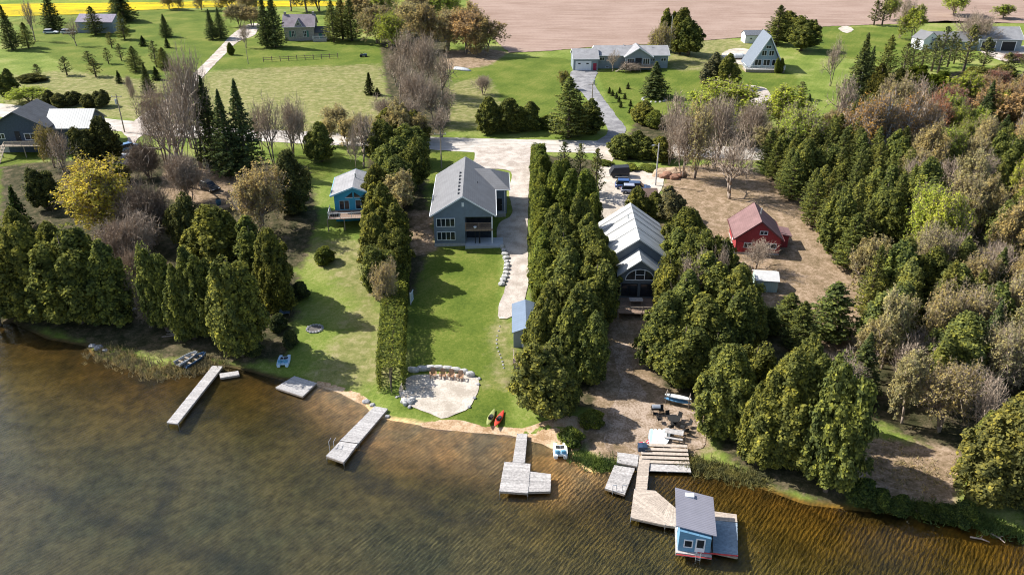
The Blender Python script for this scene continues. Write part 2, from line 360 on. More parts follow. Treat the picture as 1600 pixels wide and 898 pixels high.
# ================= TREES =================
def npmesh(name,V,Q,mats,mi=None):
    me=bpy.data.meshes.new(name)
    me.vertices.add(len(V)); me.vertices.foreach_set('co',np.asarray(V,np.float32).ravel())
    n=len(Q); k=Q.shape[1]
    me.loops.add(n*k); me.loops.foreach_set('vertex_index',Q.astype(np.int32).ravel())
    me.polygons.add(n); me.polygons.foreach_set('loop_start',np.arange(0,n*k,k,dtype=np.int32))
    for m in mats: me.materials.append(m)
    if mi is not None: me.polygons.foreach_set('material_index',np.asarray(mi,np.int32))
    me.update(calc_edges=True); return me
def unit(a): return a/np.maximum(np.linalg.norm(a,axis=-1,keepdims=True),1e-9)
def cards(rs,P,N,size,asp=1.,spread=.7):
    n=len(P); N=unit(N+rs.normal(0,spread,(n,3)))
    a=unit(np.cross(N,rs.normal(0,1,(n,3)))); b=np.cross(N,a)
    s=(np.asarray(size)*rs.uniform(.6,1.3,n))[:,None] if np.ndim(size)==0 else (size*rs.uniform(.6,1.3,n))[:,None]
    V=np.stack([P-a*s,P-b*s*asp,P+a*s,P+b*s*asp],1).reshape(-1,3)
    return V,np.arange(4*n).reshape(n,4)
def ribbons(rs,A,B,w):
    n=len(A); d=unit(B-A); s=unit(np.cross(d,rs.normal(0,1,(n,3))))*(np.asarray(w).reshape(-1,1) if np.ndim(w) else w)
    V=np.stack([A-s,A+s,B+s*.5,B-s*.5],1).reshape(-1,3); return V,np.arange(4*n).reshape(n,4)
def join(parts):
    Vs=[];Qs=[];M=[];o=0
    for V,Q,m in parts:
        Vs.append(V);Qs.append(Q+o);M+= [m]*len(Q);o+=len(V)
    return np.concatenate(Vs),np.concatenate(Qs),M
m_bark=mat('bark',(.16,.125,.10),.9,.35,6,stretch=(1,1,.3))
m_barkg=mat('grey_bark',(.28,.22,.17),.9,.3,6,stretch=(1,1,.3))
m_birch=mat('birch_bark',(.72,.69,.66),.7,.25,5,stretch=(1,1,2))
m_twig=mat('twig_bark',(.38,.30,.225),.9,.3,3)
m_twigd=mat('dark_twig_bark',(.21,.16,.115),.9,.3,3)
L_con=leafmat('conifer_foliage',(1.9,1.7,1.0),.38,.42)
L_dec=leafmat('budding_leaves',(1.35,1.3,1.1),.6,.35)
def trunk_mesh(name,segs,m):
    b=MB()
    for a,c,r0,r1,n in segs: b.tube(a,c,r0,r1,n)
    me=bpy.data.meshes.new(name); me.from_pydata(b.v,[],b.f); me.materials.append(m); me.polygons.foreach_set('use_smooth',[True]*len(me.polygons)); me.update(); return me
PROTO={}
def reg(kind,H,Wd,crown,trunk): PROTO.setdefault(kind,[]).append((H,Wd,crown,trunk))
def cedar(seed,H=9.,Wd=4.4,z0=.5,nl=230,per=100,kind='cedar',pw=.8,size=.14,squash=1.,b0=.72,subs=((0,0,1,1),)):
    rs=np.random.RandomState(seed); Rm=Wd/2
    ph=rs.uniform(0,6.28,4)
    def prof(t,a):
        lob=1+.15*np.sin(2*a+ph[0])+.15*np.sin(3*a+ph[1]+4*t)+.12*np.sin(5*a+ph[2]+9*t)+.08*np.sin(2*a+17*t+ph[3])
        r=np.where(t<.3,b0+(1-b0)*np.sin(np.clip(t/.3,0,1)*1.57),np.clip(1-((t-.3)/.7)**1.7,0,1)**pw)
        return Rm*.86*r*lob
    t=1-rs.uniform(0,1,nl)**.75; t=np.clip(t*.98,0,.97); a=rs.uniform(0,6.283,nl)
    rr=prof(t,a)*rs.uniform(.62,1.16,nl)
    SB=np.array(subs)
    def stem(n): 
        j=SB[rs.randint(0,len(SB),n)] ; return j[:,0]*Wd,j[:,1]*Wd,j[:,2],j[:,3]
    ox,oy,hs,rsx=stem(nl)
    C=np.stack([ox+rsx*rr*np.cos(a),oy+rsx*rr*np.sin(a),z0+t*(H*hs-z0)*.95],1)
    O=np.stack([np.cos(a),np.sin(a),.35+0*a],1)
    lr=rs.uniform(.20,.48,nl)*Rm/2.2; lh=rs.uniform(.45,.95,nl)*squash
    D=unit(rs.normal(0,1,(nl,per,3))); D[...,2]=np.abs(D[...,2])*1.1-.25
    P=C[:,None,:]+D*np.stack([lr,lr,lh],1)[:,None,:]*rs.uniform(.65,1.05,(nl,per,1))
    N=(D*.6+O[:,None,:]*.3+np.array([0,0,.6]))
    P=P.reshape(-1,3);N=N.reshape(-1,3); P[:,2]=np.clip(P[:,2],.15,H)
    k1=cards(rs,P,N,size,.75,.45)
    # inner foliage filling the crown
    ni=2600; t2=rs.uniform(0,.93,ni); a2=rs.uniform(0,6.283,ni); r2=prof(t2,a2)*rs.uniform(.35,.85,ni)
    ox,oy,hs,rsx=stem(ni); P2=np.stack([ox+rsx*r2*np.cos(a2),oy+rsx*r2*np.sin(a2),z0+t2*(H*hs-z0)*.95],1)
    k2=cards(rs,P2,np.stack([np.cos(a2),np.sin(a2),.2+0*a2],1),size*1.8,.8,.5)
    n3=3200; t3=1-rs.uniform(0,1,n3)**.8; a3=rs.uniform(0,6.283,n3); r3=prof(t3*.97,a3)*rs.uniform(.86,1.16,n3)
    ox,oy,hs,rsx=stem(n3); P3=np.stack([ox+rsx*r3*np.cos(a3),oy+rsx*r3*np.sin(a3),z0+t3*(H*hs-z0)*.98],1)
    k3=cards(rs,P3,np.stack([np.cos(a3)*.6,np.sin(a3)*.6,.9+0*a3],1),size*.85,.7,.8)
    V,Q,M=join([(*k1,0),(*k2,0),(*k3,0)])
    seg=[((0,0,-.5),(0,0,z0+.5),.22,.17,7),((0,0,z0+.5),(.05,0,H*.9),.17,.03,6)]
    for q in range(3):
        an=rs.uniform(0,6.28); seg.append(((.08*math.cos(an),.08*math.sin(an),-.4),(.9*math.cos(an),.9*math.sin(an),H*.5),.12,.05,5))
    reg(kind,H,Wd,npmesh('cedar_crown',V,Q,[L_con],M),trunk_mesh('cedar_trunk',seg,m_bark))
for s_ in range(6): cedar(10+s_,Wd=[4.4,4.8,4.2,5.0,4.6,4.6][s_],pw=[.8,.7,.9,.65,.75,.8][s_],z0=[.5,.9,.5,1.3,.6,1.0][s_],b0=[.75,.6,.7,.5,.7,.6][s_],subs=[((0,0,1,1),),((.16,.05,1,.72),(-.2,.08,.88,.7),(.02,-.22,.8,.66)),((.13,-.06,1,.8),(-.2,.05,.84,.7)),((-.12,.1,1,.75),(.2,.08,.9,.66),(0,-.2,.78,.72)),((0,0,1,1),),((.1,.1,1,.72),(-.2,-.05,.93,.66),(.15,-.2,.75,.62))][s_])
for s_ in range(3): cedar(30+s_,H=9,Wd=2.9,z0=.3,nl=150,per=60,kind='column',pw=.6,size=.15)
for s_ in range(2): cedar(40+s_,H=2.6,Wd=2.4,z0=.1,nl=50,per=60,kind='bush',pw=.6,size=.10,squash=.4)
def spruce(seed,H=12.,Wd=5.,z0=.8,kind='spruce',dens=1.,droop=.25,size=.15,open_=0.,lay=.42,pw=1.,m=m_bark):
    rs=np.random.RandomState(seed); Ps=[];Ns=[];A=[];B=[]
    z=z0
    while z<H-.15:
        t=(z-z0)/(H-z0); L=Wd/2*(1-t)**pw*(1 if t>.12 else .7+.3*t/.12)
        nb=max(3,int((7+3*rs.rand())*(1-.3*t)))
        a0=rs.uniform(0,6.28)
        for k in range(nb):
            if rs.rand()<open_: continue
            a=a0+k*6.283/nb+rs.uniform(-.3,.3); l=L*rs.uniform(.65,1.12)
            up=.35*t+.05-droop*(1-t)
            d=np.array([math.cos(a),math.sin(a),up]); 
            e=np.array([0,0,z])+d*l; A.append([0,0,z]);B.append(e)
            n=int((6+28*l/2.5*dens*1.5)); s=rs.uniform(.12,1,n)**.7
            wdt=.30*l*(1-s*.75)+.07
            lat=rs.normal(0,.55,n)*wdt
            p=np.array([0,0,z])+s[:,None]*d*l; p[:,0]+=-math.sin(a)*lat;p[:,1]+=math.cos(a)*lat;p[:,2]+=-np.abs(lat)*.35+rs.normal(0,.05,n)+(.10*l*s*s)
            Ps.append(p);Ns.append(np.tile([math.cos(a)*.4,math.sin(a)*.4,1.],(n,1)))
        z+=lay*(1-.45*t)*rs.uniform(.8,1.2)
    P=np.concatenate(Ps);N=np.concatenate(Ns)
    top=np.stack([rs.normal(0,.07,60),rs.normal(0,.07,60),H-rs.uniform(0,1.2,60)],1)
    P=np.concatenate([P,top]);N=np.concatenate([N,rs.normal(0,1,(60,3))])
    k1=cards(rs,P,N,size,.55,.5); k2=ribbons(rs,np.array(A,float),np.array(B),.03)
    V,Q,M=join([(*k1,0),(*k2,1)])
    reg(kind,H,Wd,npmesh(kind+'_crown',V,Q,[L_con,m_twigd],M),trunk_mesh(kind+'_trunk',[((0,0,-.5),(0,0,H*.5),.26,.15,7),((0,0,H*.5),(0,0,H),.15,.02,6)],m))
for s_ in range(4): spruce(50+s_,H=12,Wd=5.2,dens=1.15,lay=.36)
for s_ in range(3): spruce(60+s_,H=12,Wd=6.,kind='pine',z0=.9,dens=1.3,droop=-.05,open_=.08,lay=.46,pw=.72,size=.15)
for s_ in range(3): spruce(70+s_,H=8,Wd=4.6,kind='scots',z0=1.4,dens=.7,droop=-.25,open_=.3,lay=.5,pw=.5,size=.17)
for s_ in range(2): spruce(80+s_,H=4,Wd=2.4,kind='young',z0=.15,dens=1.1,lay=.26,size=.11)
def decid(seed,H=11.,Wd=8.,kind='bare',leaf=0,lsize=.12,stems=1,up=.55,m=m_barkg,tw=m_twig,twn=5,mul=1.,low=.22,lean=0.1):
    rs=np.random.RandomState(seed); seg=[];tips=[];TA=[];TB=[];TW=[]
    def grow(p,d,l,r,lev):
        n=3 if lev<2 else 2
        q=p.copy()
        for i in range(n):
            d=unit(d+rs.normal(0,.10,3)+np.array([0,0,.05])); e=q+d*l/n
            if lev<3: seg.append((tuple(q),tuple(e),r*(1-.22*i/n*1.),r*(1-.22*(i+1)/n),6 if lev==0 else 4))
            else: TA.append(q);TB.append(e);TW.append(max(r,.012))
            if lev>=1 or i>=1:
                nbr=(2 if lev<2 else (2 if rs.rand()<.35 else 1)) if lev<4 else 0
                for k in range(nbr):
                    if lev>=5: break
                    a=rs.normal(0,1,3);a=unit(a-d*(a@d)); nd=unit(d*rs.uniform(.4,.95)+a*rs.uniform(.55,1.2)+np.array([0,0,up*.3]))
                    grow(e*.999,nd,l*rs.uniform(.5,.72)*(1.05 if lev else 1.25),r*.58,lev+1)
            q=e
        if lev<4: grow(q,d,l*.6,r*.6,lev+1)
        tips.append((q,d))
    for s in range(stems):
        a=rs.uniform(0,6.28) if stems>1 else 0
        sp=.45 if stems>1 else lean
        d=unit(np.array([math.cos(a)*sp*rs.uniform(.3,1),math.sin(a)*sp*rs.uniform(.3,1),1]))
        base=np.array([math.cos(a)*.25,math.sin(a)*.25,-.4]) if stems>1 else np.array([0,0,-.4])
        grow(base,d,H*.42,(.24 if stems==1 else (.2 if kind=='birch' else .15))*H/11,0)
    T=np.array([q for q,_ in tips]); TD=np.array([d for _,d in tips])
    zmax=np.percentile(T[:,2],99.5); f=H/zmax
    # fine twig sprays
    nt=len(T); k=twn; A=np.repeat(T,k,0)*1.; D=unit(np.repeat(TD,k,0)+rs.normal(0,.55,(nt*k,3))); Bt=A+D*rs.uniform(.3,.9,(nt*k,1))
    sel=(A[:,2]>low*zmax)&(rs.rand(len(A))<(.5 if not leaf else .8))
    A=A[sel];Bt=Bt[sel]
    rx=np.percentile(np.hypot(Bt[:,0],Bt[:,1]),96); g=(Wd/2)/rx; S=np.array([g,g,f])
    parts=[(*ribbons(rs,A*S,Bt*S,.013*mul),1)]
    if TA: parts.append((*ribbons(rs,np.array(TA)*S,np.array(TB)*S,np.array(TW)*1.1*f+.009),1))
    if leaf:
        n=leaf; i=rs.randint(0,len(A),n); s=rs.uniform(.2,1.05,(n,1)); P=(A[i]*(1-s)+Bt[i]*s)*S+rs.normal(0,.10,(n,3))
        parts.append((*cards(rs,P,unit(P*[1,1,.4]-[0,0,0])+[0,0,.6],lsize,.8,.6),0))
    V,Q,M=join(parts)
    seg=[(tuple(np.array(a)*S),tuple(np.array(b)*S),r0,r1,n) for a,b,r0,r1,n in seg]
    reg(kind,H,Wd,npmesh(kind+'_crown',V,Q,[L_dec,tw],M),trunk_mesh(kind+'_trunk',seg,m))
for s_ in range(5): decid(100+s_,kind='bare',stems=[1,1,3,4,2][s_],twn=3,mul=1.1,lean=.2)
for s_ in range(2): decid(110+s_,kind='thicket',H=6,Wd=6,stems=7,twn=7,low=.1,tw=m_twigd if s_ else m_twig,mul=1.1)
for s_ in range(4): decid(120+s_,kind='budding',stems=[1,3,1,4][s_],leaf=9500,lsize=.13,twn=6,low=.15)
for s_ in range(2): decid(130+s_,kind='leafy',stems=[3,2][s_],leaf=13000,lsize=.14,twn=7,low=.12)
for s_ in range(3): decid(140+s_,kind='birch',stems=[3,4,2][s_],leaf=1500,lsize=.12,m=m_birch,tw=m_twig,twn=2,Wd=6,H=12,low=.5)
COLS={'cedar':(.165,.182,.057),'column':(.160,.190,.048),'bush':(.15,.185,.05),'spruce':(.112,.145,.065),'pine':(.16,.185,.065),'scots':(.15,.165,.075),'young':(.04,.06,.022),
 'bare':(.2,.15,.1),'thicket':(.2,.15,.1),'budding':(.26,.225,.06),'leafy':(.20,.22,.03),'birch':(.40,.24,.07)}
NAMES={'cedar':'cedar_tree','column':'cedar_tree','bush':'shrub','spruce':'spruce_tree','pine':'pine_tree','scots':'pine_tree','young':'young_spruce','bare':'bare_tree','thicket':'bare_shrub','budding':'budding_tree','leafy':'leafy_tree','birch':'birch_tree'}
CATS={'shrub':'shrub','bare_shrub':'shrub'}
USED={}
trng=random.Random(77)
def plant(kind,p,h,w,label,group=None,color=None):
    i=trng.randrange(len(PROTO[kind])); H,Wd,cm,tm=PROTO[kind][i]
    nm=NAMES[kind]; key=(kind,i)
    if key not in USED:
        r=thing(nm,p,label,CATS.get(nm,'tree'),0,group)
        a=bpy.data.objects.new('trunk' if 'shrub' not in nm else 'stem',tm); b=bpy.data.objects.new('crown' if 'shrub' not in nm else 'foliage',cm)
        for o in(a,b): col.objects.link(o); o.parent=r
        USED[key]=r
    else:
        r=copy_tree(USED[key]); r.location=p; r['label']=label
        if 'group' in r: del r['group']
        if group: r['group']=group
    r.rotation_euler=(0,0,trng.uniform(0,6.28)); r.scale=(w/Wd,w/Wd,h/H)
    c=color or COLS[kind]; k=trng.uniform(.85,1.18); hs=trng.uniform(-.07,.07)
    for o in r.children:
        o.color=(c[0]*k*(1+hs),c[1]*k,c[2]*k*(1-hs),1)
    return r
def T(kind,u,vb,vt,w,label,group=None,color=None):
    if kind in('cedar','column','bush','leafy','thicket'): vb=vb-.20*w
    if kind in('spruce','young','pine') : w*=1.4
    p=W(u,vb); h=max(.8,hz(p.y,vt)-p.z); return plant(kind,p,h,w/scl(p+Vector((0,0,h/2))),label,group,color)
# ================= BUILDINGS =================
m_white=mat('white_trim',(.72,.73,.74),.6,.06,2)
m_glass=mat('window_glass',(.02,.026,.034),.12,.3,1.5,spec=.45)
m_conc=mat('concrete',(.42,.41,.39),.9,.15,3)
m_deckg=mat('grey_planks',(.40,.375,.355),.85,.25,4,island=.16,stretch=(1,1,1))
m_deckt=mat('tan_planks',(.43,.36,.295),.85,.2,4,island=.14)
m_deckb=mat('brown_planks',(.27,.19,.14),.85,.25,4,island=.16)
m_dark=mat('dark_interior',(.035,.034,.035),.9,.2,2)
m_metal=mat('galvanised_metal',(.5,.52,.54),.4,.1,3,metal=.6)
m_black=mat('black_rubber',(.02,.02,.02),.8,.2,4)
m_wood=mat('weathered_wood',(.33,.27,.21),.85,.25,5)
def siding(name,c,step=.18,var=.1,vert=False):
    t=NT(name); v=t.objc(); s=t.new('ShaderNodeSeparateXYZ'); t.l(v,s.inputs[0])
    src=t.math('ADD',s.outputs[0],s.outputs[1]) if vert else s.outputs[2]
    fr=t.math('FRACT',t.math('DIVIDE',src,step)); e=t.ramp(fr,[(0,(.62,)*3),(.14,(1,)*3),(1,(.95,)*3)])
    f=t.noise(1.3,4,v); cc=t.ramp(f,[(.3,tuple(x*(1-var) for x in c)),(.7,tuple(x*(1+var) for x in c))])
    t.col(t.mix(1.,cc,e,'MULTIPLY')); t.b.inputs['Roughness'].default_value=.7; t.b.inputs['Specular IOR Level'].default_value=.25
    t.bump(fr,.35,.03); return t.m
def shingle(name,c,var=.22):
    t=NT(name); v=t.objc(); s=t.new('ShaderNodeSeparateXYZ'); t.l(v,s.inputs[0])
    b=t.noise(9,3,t.mapping(v,(1,1,2.2)),.8); f=t.noise(.7,4,v)
    x=t.math('ADD',t.math('MULTIPLY',b,.6),t.math('MULTIPLY',f,.4))
    cc=t.ramp(x,[(.36,tuple(k*(1-var*1.4) for k in c)),(.64,tuple(k*(1+var) for k in c))])
    fr=t.math('FRACT',t.math('MULTIPLY',s.outputs[2],5.)); t.col(t.mix(1.,cc,t.ramp(fr,[(0,(.8,)*3),(.2,(1,)*3)]),'MULTIPLY'))
    t.b.inputs['Roughness'].default_value=.9; t.b.inputs['Specular IOR Level'].default_value=.2; t.bump(b,.4,.03); return t.m
def ribbed(name,c,step=.45,ax='xy',rough=.45,metal=.3,var=.08):
    t=NT(name); v=t.objc(); s=t.new('ShaderNodeSeparateXYZ'); t.l(v,s.inputs[0])
    src={'x':s.outputs[0],'y':s.outputs[1]}[ax]
    fr=t.math('FRACT',t.math('DIVIDE',src,step)); e=t.ramp(fr,[(0,(.6,)*3),(.10,(.75,)*3),(.2,(1,)*3),(1,(1,)*3)])
    f=t.noise(.8,4,v); cc=t.ramp(f,[(.3,tuple(x*(1-var) for x in c)),(.7,tuple(x*(1+var) for x in c))])
    t.col(t.mix(1.,cc,e,'MULTIPLY')); t.b.inputs['Roughness'].default_value=rough; t.b.inputs['Metallic'].default_value=metal
    t.bump(fr,.5,.04); return t.m
m_shg=shingle('grey_shingles',(.185,.185,.19),.14); m_shr=shingle('red_brown_shingles',(.21,.125,.12)); m_shp=shingle('pale_shingles',(.30,.295,.30))
m_shb=shingle('brown_shingles',(.16,.11,.09)); m_shd=shingle('dark_shingles',(.10,.105,.115))
m_sblue=siding('slate_siding',(.175,.215,.265)); m_sgry=siding('grey_siding',(.25,.29,.32)); m_sdark=siding('charcoal_siding',(.13,.15,.17))
m_sred=siding('red_siding',(.32,.045,.05),.25,.12,True); m_scy=siding('bright_blue_siding',(.05,.34,.52)); m_swht=siding('white_siding',(.70,.72,.74))
m_stone=mat('field_stone',(.34,.31,.29),.9,.4,6)
m_mroof=ribbed('pale_metal_roof',(.42,.42,.40),2.2,'y',.55,.1)
def place(T_): 
    return T_
class Face:
    """frame of a wall: a runs along it, z up, n outward"""
    def __init__(s,o,a,n): s.o=Vector(o);s.a=Vector(a);s.n=Vector(n)
    def p(s,a,z,n): q=s.o+s.a*a+s.n*n; return Vector((q.x,q.y,s.o.z+z))
    def box(s,mb,a0,a1,z0,z1,n0,n1,mi=0):
        vs=[s.p(a,z,n) for z in(z0,z1) for a,n in((a0,n0),(a1,n0),(a1,n1),(a0,n1))]
        mb.add(vs,[(0,3,2,1),(4,5,6,7),(0,1,5,4),(1,2,6,5),(2,3,7,6),(3,0,4,7)],mi)
def faces(Wd,D): return {'front':Face((0,0,0),(1,0,0),(0,-1,0)),'back':Face((0,D,0),(-1,0,0),(0,1,0)),'left':Face((-Wd/2,D/2,0),(0,-1,0),(-1,0,0)),'right':Face((Wd/2,D/2,0),(0,1,0),(1,0,0))}
def window(root,f,a,z,w,h,n=1,rows=1,m=None,t=.09):
    fr=MB(); m=m or m_white
    f.box(fr,a-w/2,a+w/2,z,z+t,.0,.07);f.box(fr,a-w/2,a+w/2,z+h-t,z+h,.0,.07)
    for i in range(n+1):
        c=a-w/2+t/2+(w-t)*i/n; f.box(fr,c-t/2,c+t/2,z+t,z+h-t,.0,.068)
    for j in range(1,rows): 
        zz=z+h*j/rows; f.box(fr,a-w/2+t,a+w/2-t,zz-t/3,zz+t/3,.0,.06)
    o=fr.obj('window',m,root)
    g=MB(); f.box(g,a-w/2+.03,a+w/2-.03,z+.03,z+h-.03,-.02,.03); g.obj('pane',m_glass,o); return o
def door(root,f,a,z,w,h,m,glass=False,name='door'):
    d=MB(); f.box(d,a-w/2,a+w/2,z,z+h,-.02,.05); o=d.obj(name,m,root)
    k=MB(); f.box(k,a+w/2-.18,a+w/2-.1,z+h*.45,z+h*.45+.1,.05,.1); k.obj('handle',m_metal,o)
    if glass: g=MB(); f.box(g,a-w/2+.12,a+w/2-.12,z+h*.35,z+h-.12,.05,.06); g.obj('pane',m_glass,o)
    return o
def gable_walls(mb,Wd,D,he,hp,x0=0,y0=0,z0=-1.5,axis='y'):
    if axis=='y': pts=[(x0-Wd/2,y0,z0),(x0+Wd/2,y0,z0),(x0+Wd/2,y0,he),(x0,y0,hp),(x0-Wd/2,y0,he)]; mb.prism(pts,(0,D,0))
    else: pts=[(x0-Wd/2,y0,z0),(x0-Wd/2,y0+D,z0),(x0-Wd/2,y0+D,he),(x0-Wd/2,y0+D/2,hp),(x0-Wd/2,y0,he)]; mb.prism(pts,(Wd,0,0))
def gable_roof(root,Wd,D,he,hp,m,x0=0,y0=0,axis='y',ov=.45,th=.2,trim=None,ovg=.4,name='roof'):
    half=(Wd if axis=='y' else D)/2; sl=(hp-he)/half; L0,L1=(-ovg,D+ovg) if axis=='y' else (-Wd/2-ovg,Wd/2+ovg)
    mb=MB(); top=hp+.06; e=half+ov; ze=hp+.06-sl*e
    if axis=='y':
        pts=[(x0-e,y0+L0,ze),(x0,y0+L0,top),(x0+e,y0+L0,ze),(x0+e,y0+L0,ze+th),(x0,y0+L0,top+th),(x0-e,y0+L0,ze+th)]; mb.prism(pts,(0,L1-L0,0))
    else:
        c=y0+D/2; pts=[(x0+L0,c-e,ze),(x0+L0,c,top),(x0+L0,c+e,ze),(x0+L0,c+e,ze+th),(x0+L0,c,top+th),(x0+L0,c-e,ze+th)]; mb.prism(pts,(L1-L0,0,0))
    r=mb.obj(name,m,root)
    if trim:
        t=MB(); d=.03
        for s in(-1,1):
            for q in((L0-d-.03,L0-d) ,(L1+d,L1+d+.03)):
                if axis=='y': t.prism([(x0,y0+q[0],top-.03),(x0,y0+q[0],top+th+.03),(x0+s*(e+.03),y0+q[0],ze+th+.02),(x0+s*(e+.03),y0+q[0],ze-.05)],(0,q[1]-q[0],0))
                else: t.prism([(x0+q[0],c,top-.03),(x0+q[0],c,top+th+.03),(x0+q[0],c+s*(e+.03),ze+th+.02),(x0+q[0],c+s*(e+.03),ze-.05)],(q[1]-q[0],0,0))
            if axis=='y': t.box(x0+s*(e+.035),x0+s*(e+.13),y0+L0,y0+L1,ze+th-.14,ze+th-.01)
            else: t.box(x0+L0,x0+L1,c+s*(e+.035)-.0*s,c+s*(e+.13),ze+th-.14,ze+th-.01)
        t.obj('fascia',trim,r)
    return r
def railing(mb,pts,h=1.0,step=.14,z=0,post=1.6,ps=.05):
    for a,b in zip(pts[:-1],pts[1:]):
        a=Vector((*a,z));b=Vector((*b,z));L=(b-a).length
        mb.tube(a+Vector((0,0,h)),b+Vector((0,0,h)),.045,n=4); mb.tube(a+Vector((0,0,.12)),b+Vector((0,0,.12)),.03,n=4)
        k=max(1,int(L/post))
        for i in range(k+1): p=a.lerp(b,i/k); mb.tube(p,p+Vector((0,0,h+.08)),ps,n=4)
        k=max(1,int(L/step))
        for i in range(k): p=a.lerp(b,(i+.5)/k); mb.tube(p+Vector((0,0,.12)),p+Vector((0,0,h)),.016,n=4,cap=False)
def root_at(name,u,v,label,cat,rz=0,group=None,dz=0):
    p=W(u,v); p.z+=dz; return thing(name,p,label,cat,rz,group)
# ---- main house ----
def main_house():
    x=-7.6;y=114.4;z=2.0
    r=thing('lake_house',(x,y,z),'slate grey two storey gabled house with upper balcony at the head of the green lawn','house',R(1.5))
    Wd,D,he,hp=9.2,17.8,5.0,7.9
    f=faces(Wd,D)['front']
    w=MB(); w.T=None
    # front wall with a recessed porch bay on the right, built from solid pieces
    w.prism([(-Wd/2,0,-1),(.25,0,-1),(.25,0,5.0),(-Wd/2,0,5.0)],(0,D,0))
    w.box(.25,Wd/2,2.2,D,-1,5.0); w.box(.25,Wd/2,0,2.2,4.55,5.0); w.box(.25,Wd/2,0,2.2,2.25,2.5)
    w.prism([(-Wd/2,0,5.0),(Wd/2,0,5.0),(0,0,hp)],(0,D,0))
    # wing towards the drive
    w.box(Wd/2,Wd/2+2.4,11.2,18.4,-1,5.0)
    w.obj('wall',m_sblue,r)
    gable_roof(r,Wd,D,he,hp,m_shg,trim=m_white,ov=.5)
    wr=MB(); # wing roof, hipped at its right end
    ez=4.95; e0,e1=10.75,18.9; xr=Wd/2+2.9; rz_=7.2; ym=(e0+e1)/2
    a=(0.8,e0+.0,6.9+.0)
    wr.add([(4.2,e0,ez),(xr,e0,ez),(xr,e1,ez),(4.2,e1,ez),(1.0,ym,rz_),(xr-3.4,ym,rz_),(4.2,e0,ez-.18),(xr,e0,ez-.18),(xr,e1,ez-.18),(4.2,e1,ez-.18)],
      [(0,1,5,4),(1,2,5),(2,3,4,5),(6,7,1,0),(7,8,2,1),(8,9,3,2),(6,9,8,7),(0,4,3),(0,3,9,6)])
    o=wr.obj('roof',m_shg,r)
    t=MB(); t.box(4.9,xr+.03,e0-.1,e0-.02,ez-.2,ez-.04); t.box(xr+.02,xr+.1,e0,e1,ez-.2,ez-.04); t.obj('fascia',m_white,o)
    window(r,f,-2.75,2.95,2.9,1.45,4); window(r,f,-2.75,.65,2.9,1.45,4)
    v=MB(); f.box(v,-.18,.18,6.3,6.95,0,.06); v.obj('gable_vent',m_white,r)
    g=MB(); g.box(.4,Wd/2-.2,2.17,2.19,.1,2.15); g.box(.4,Wd/2-.2,2.17,2.19,2.65,4.5); g.obj('patio_glass',m_glass,r)
    b=MB(); b.box(.25,Wd/2,-.05,-.01,2.2,2.52); b.box(.3,Wd/2,.02,2.15,2.5,2.53); b.obj('balcony_floor',m_deckb,r)
    b=MB(); railing(b,[(.3,.05),(Wd/2-.05,.05),(Wd/2-.05,2.1)],1.0,z=2.53); b.obj('balcony_railing',m_deckb,r)
    for xx in(Wd/2-.12,2.5):
        p=MB(); p.box(xx-.1,xx+.1,.0,.2,-.3,2.2); 
        if xx>3: p.box(xx-.1,xx+.1,.0,.2,2.5,4.55)
        p.obj('porch_post',m_white if xx>3 else m_black,r)
    s=MB(); s.box(.25,Wd/2+1.6,-1.1,2.1,-.8,.06); s.obj('patio_slab',mat('blue_grey_concrete',(.42,.45,.47),.8,.08,2),r)
    for i in range(7): k=MB(); yy=1.5+i*1.55; k.box(-.8,-.5,yy,yy+.3,7.6,8.0); k.obj('roof_vent',m_shd,r)
    k=MB(); k.tube((2.2,9,6.3),(2.2,9,7.0),.06,n=6); k.obj('vent_pipe',m_black,r)
    fr=MB(); F2=faces(Wd,D)['right']
    # covered entry under the wing eave
    e=MB(); e.box(Wd/2+.2,Wd/2+2.2,9.9,11.18,-.4,.9); e.obj('entry_step',m_conc,r)
    p=MB(); p.box(Wd/2+2.0,Wd/2+2.15,10.9,11.05,.9,4.8); p.obj('porch_post',m_white,r)
    door(r,Face((0,11.2,0),(1,0,0),(0,-1,0)),Wd/2+1.1,1.0,1.0,2.1,m_dark)
    window(r,F2,-3,3.0,1.2,1.1,2); window(r,faces(Wd,D)['left'],2,3.0,1.4,1.1,2); window(r,faces(Wd,D)['left'],-3,3.0,1.4,1.1,2)
    fd=MB(); fd.box(-Wd/2-.04,.25,-.04,-.0,-1,.12); fd.obj('foundation',m_conc,r)
main_house()
# outdoor chairs under the balcony are dark shapes; a lantern on a pole in front of the porch
def lamp_post(u,v,h,label,w=.28):
    r=root_at('lamp_post',u,v,label,'lamp post')
    m=MB(); m.tube((0,0,-.2),(0,0,h),.06,.045,8); m.tube((0,0,0),(0,0,.15),.14,.10,8); m.obj('pole',m_black,r)
    m=MB(); m.tube((0,0,h),(0,0,h+.3),w*.5,w,8); m.tube((0,0,h+.3),(0,0,h+.42),w*1.1,.04,8); m.obj('lantern',m_white,r)
lamp_post(743,383,2.9,'white headed lamp post at the patio edge of the slate grey house')
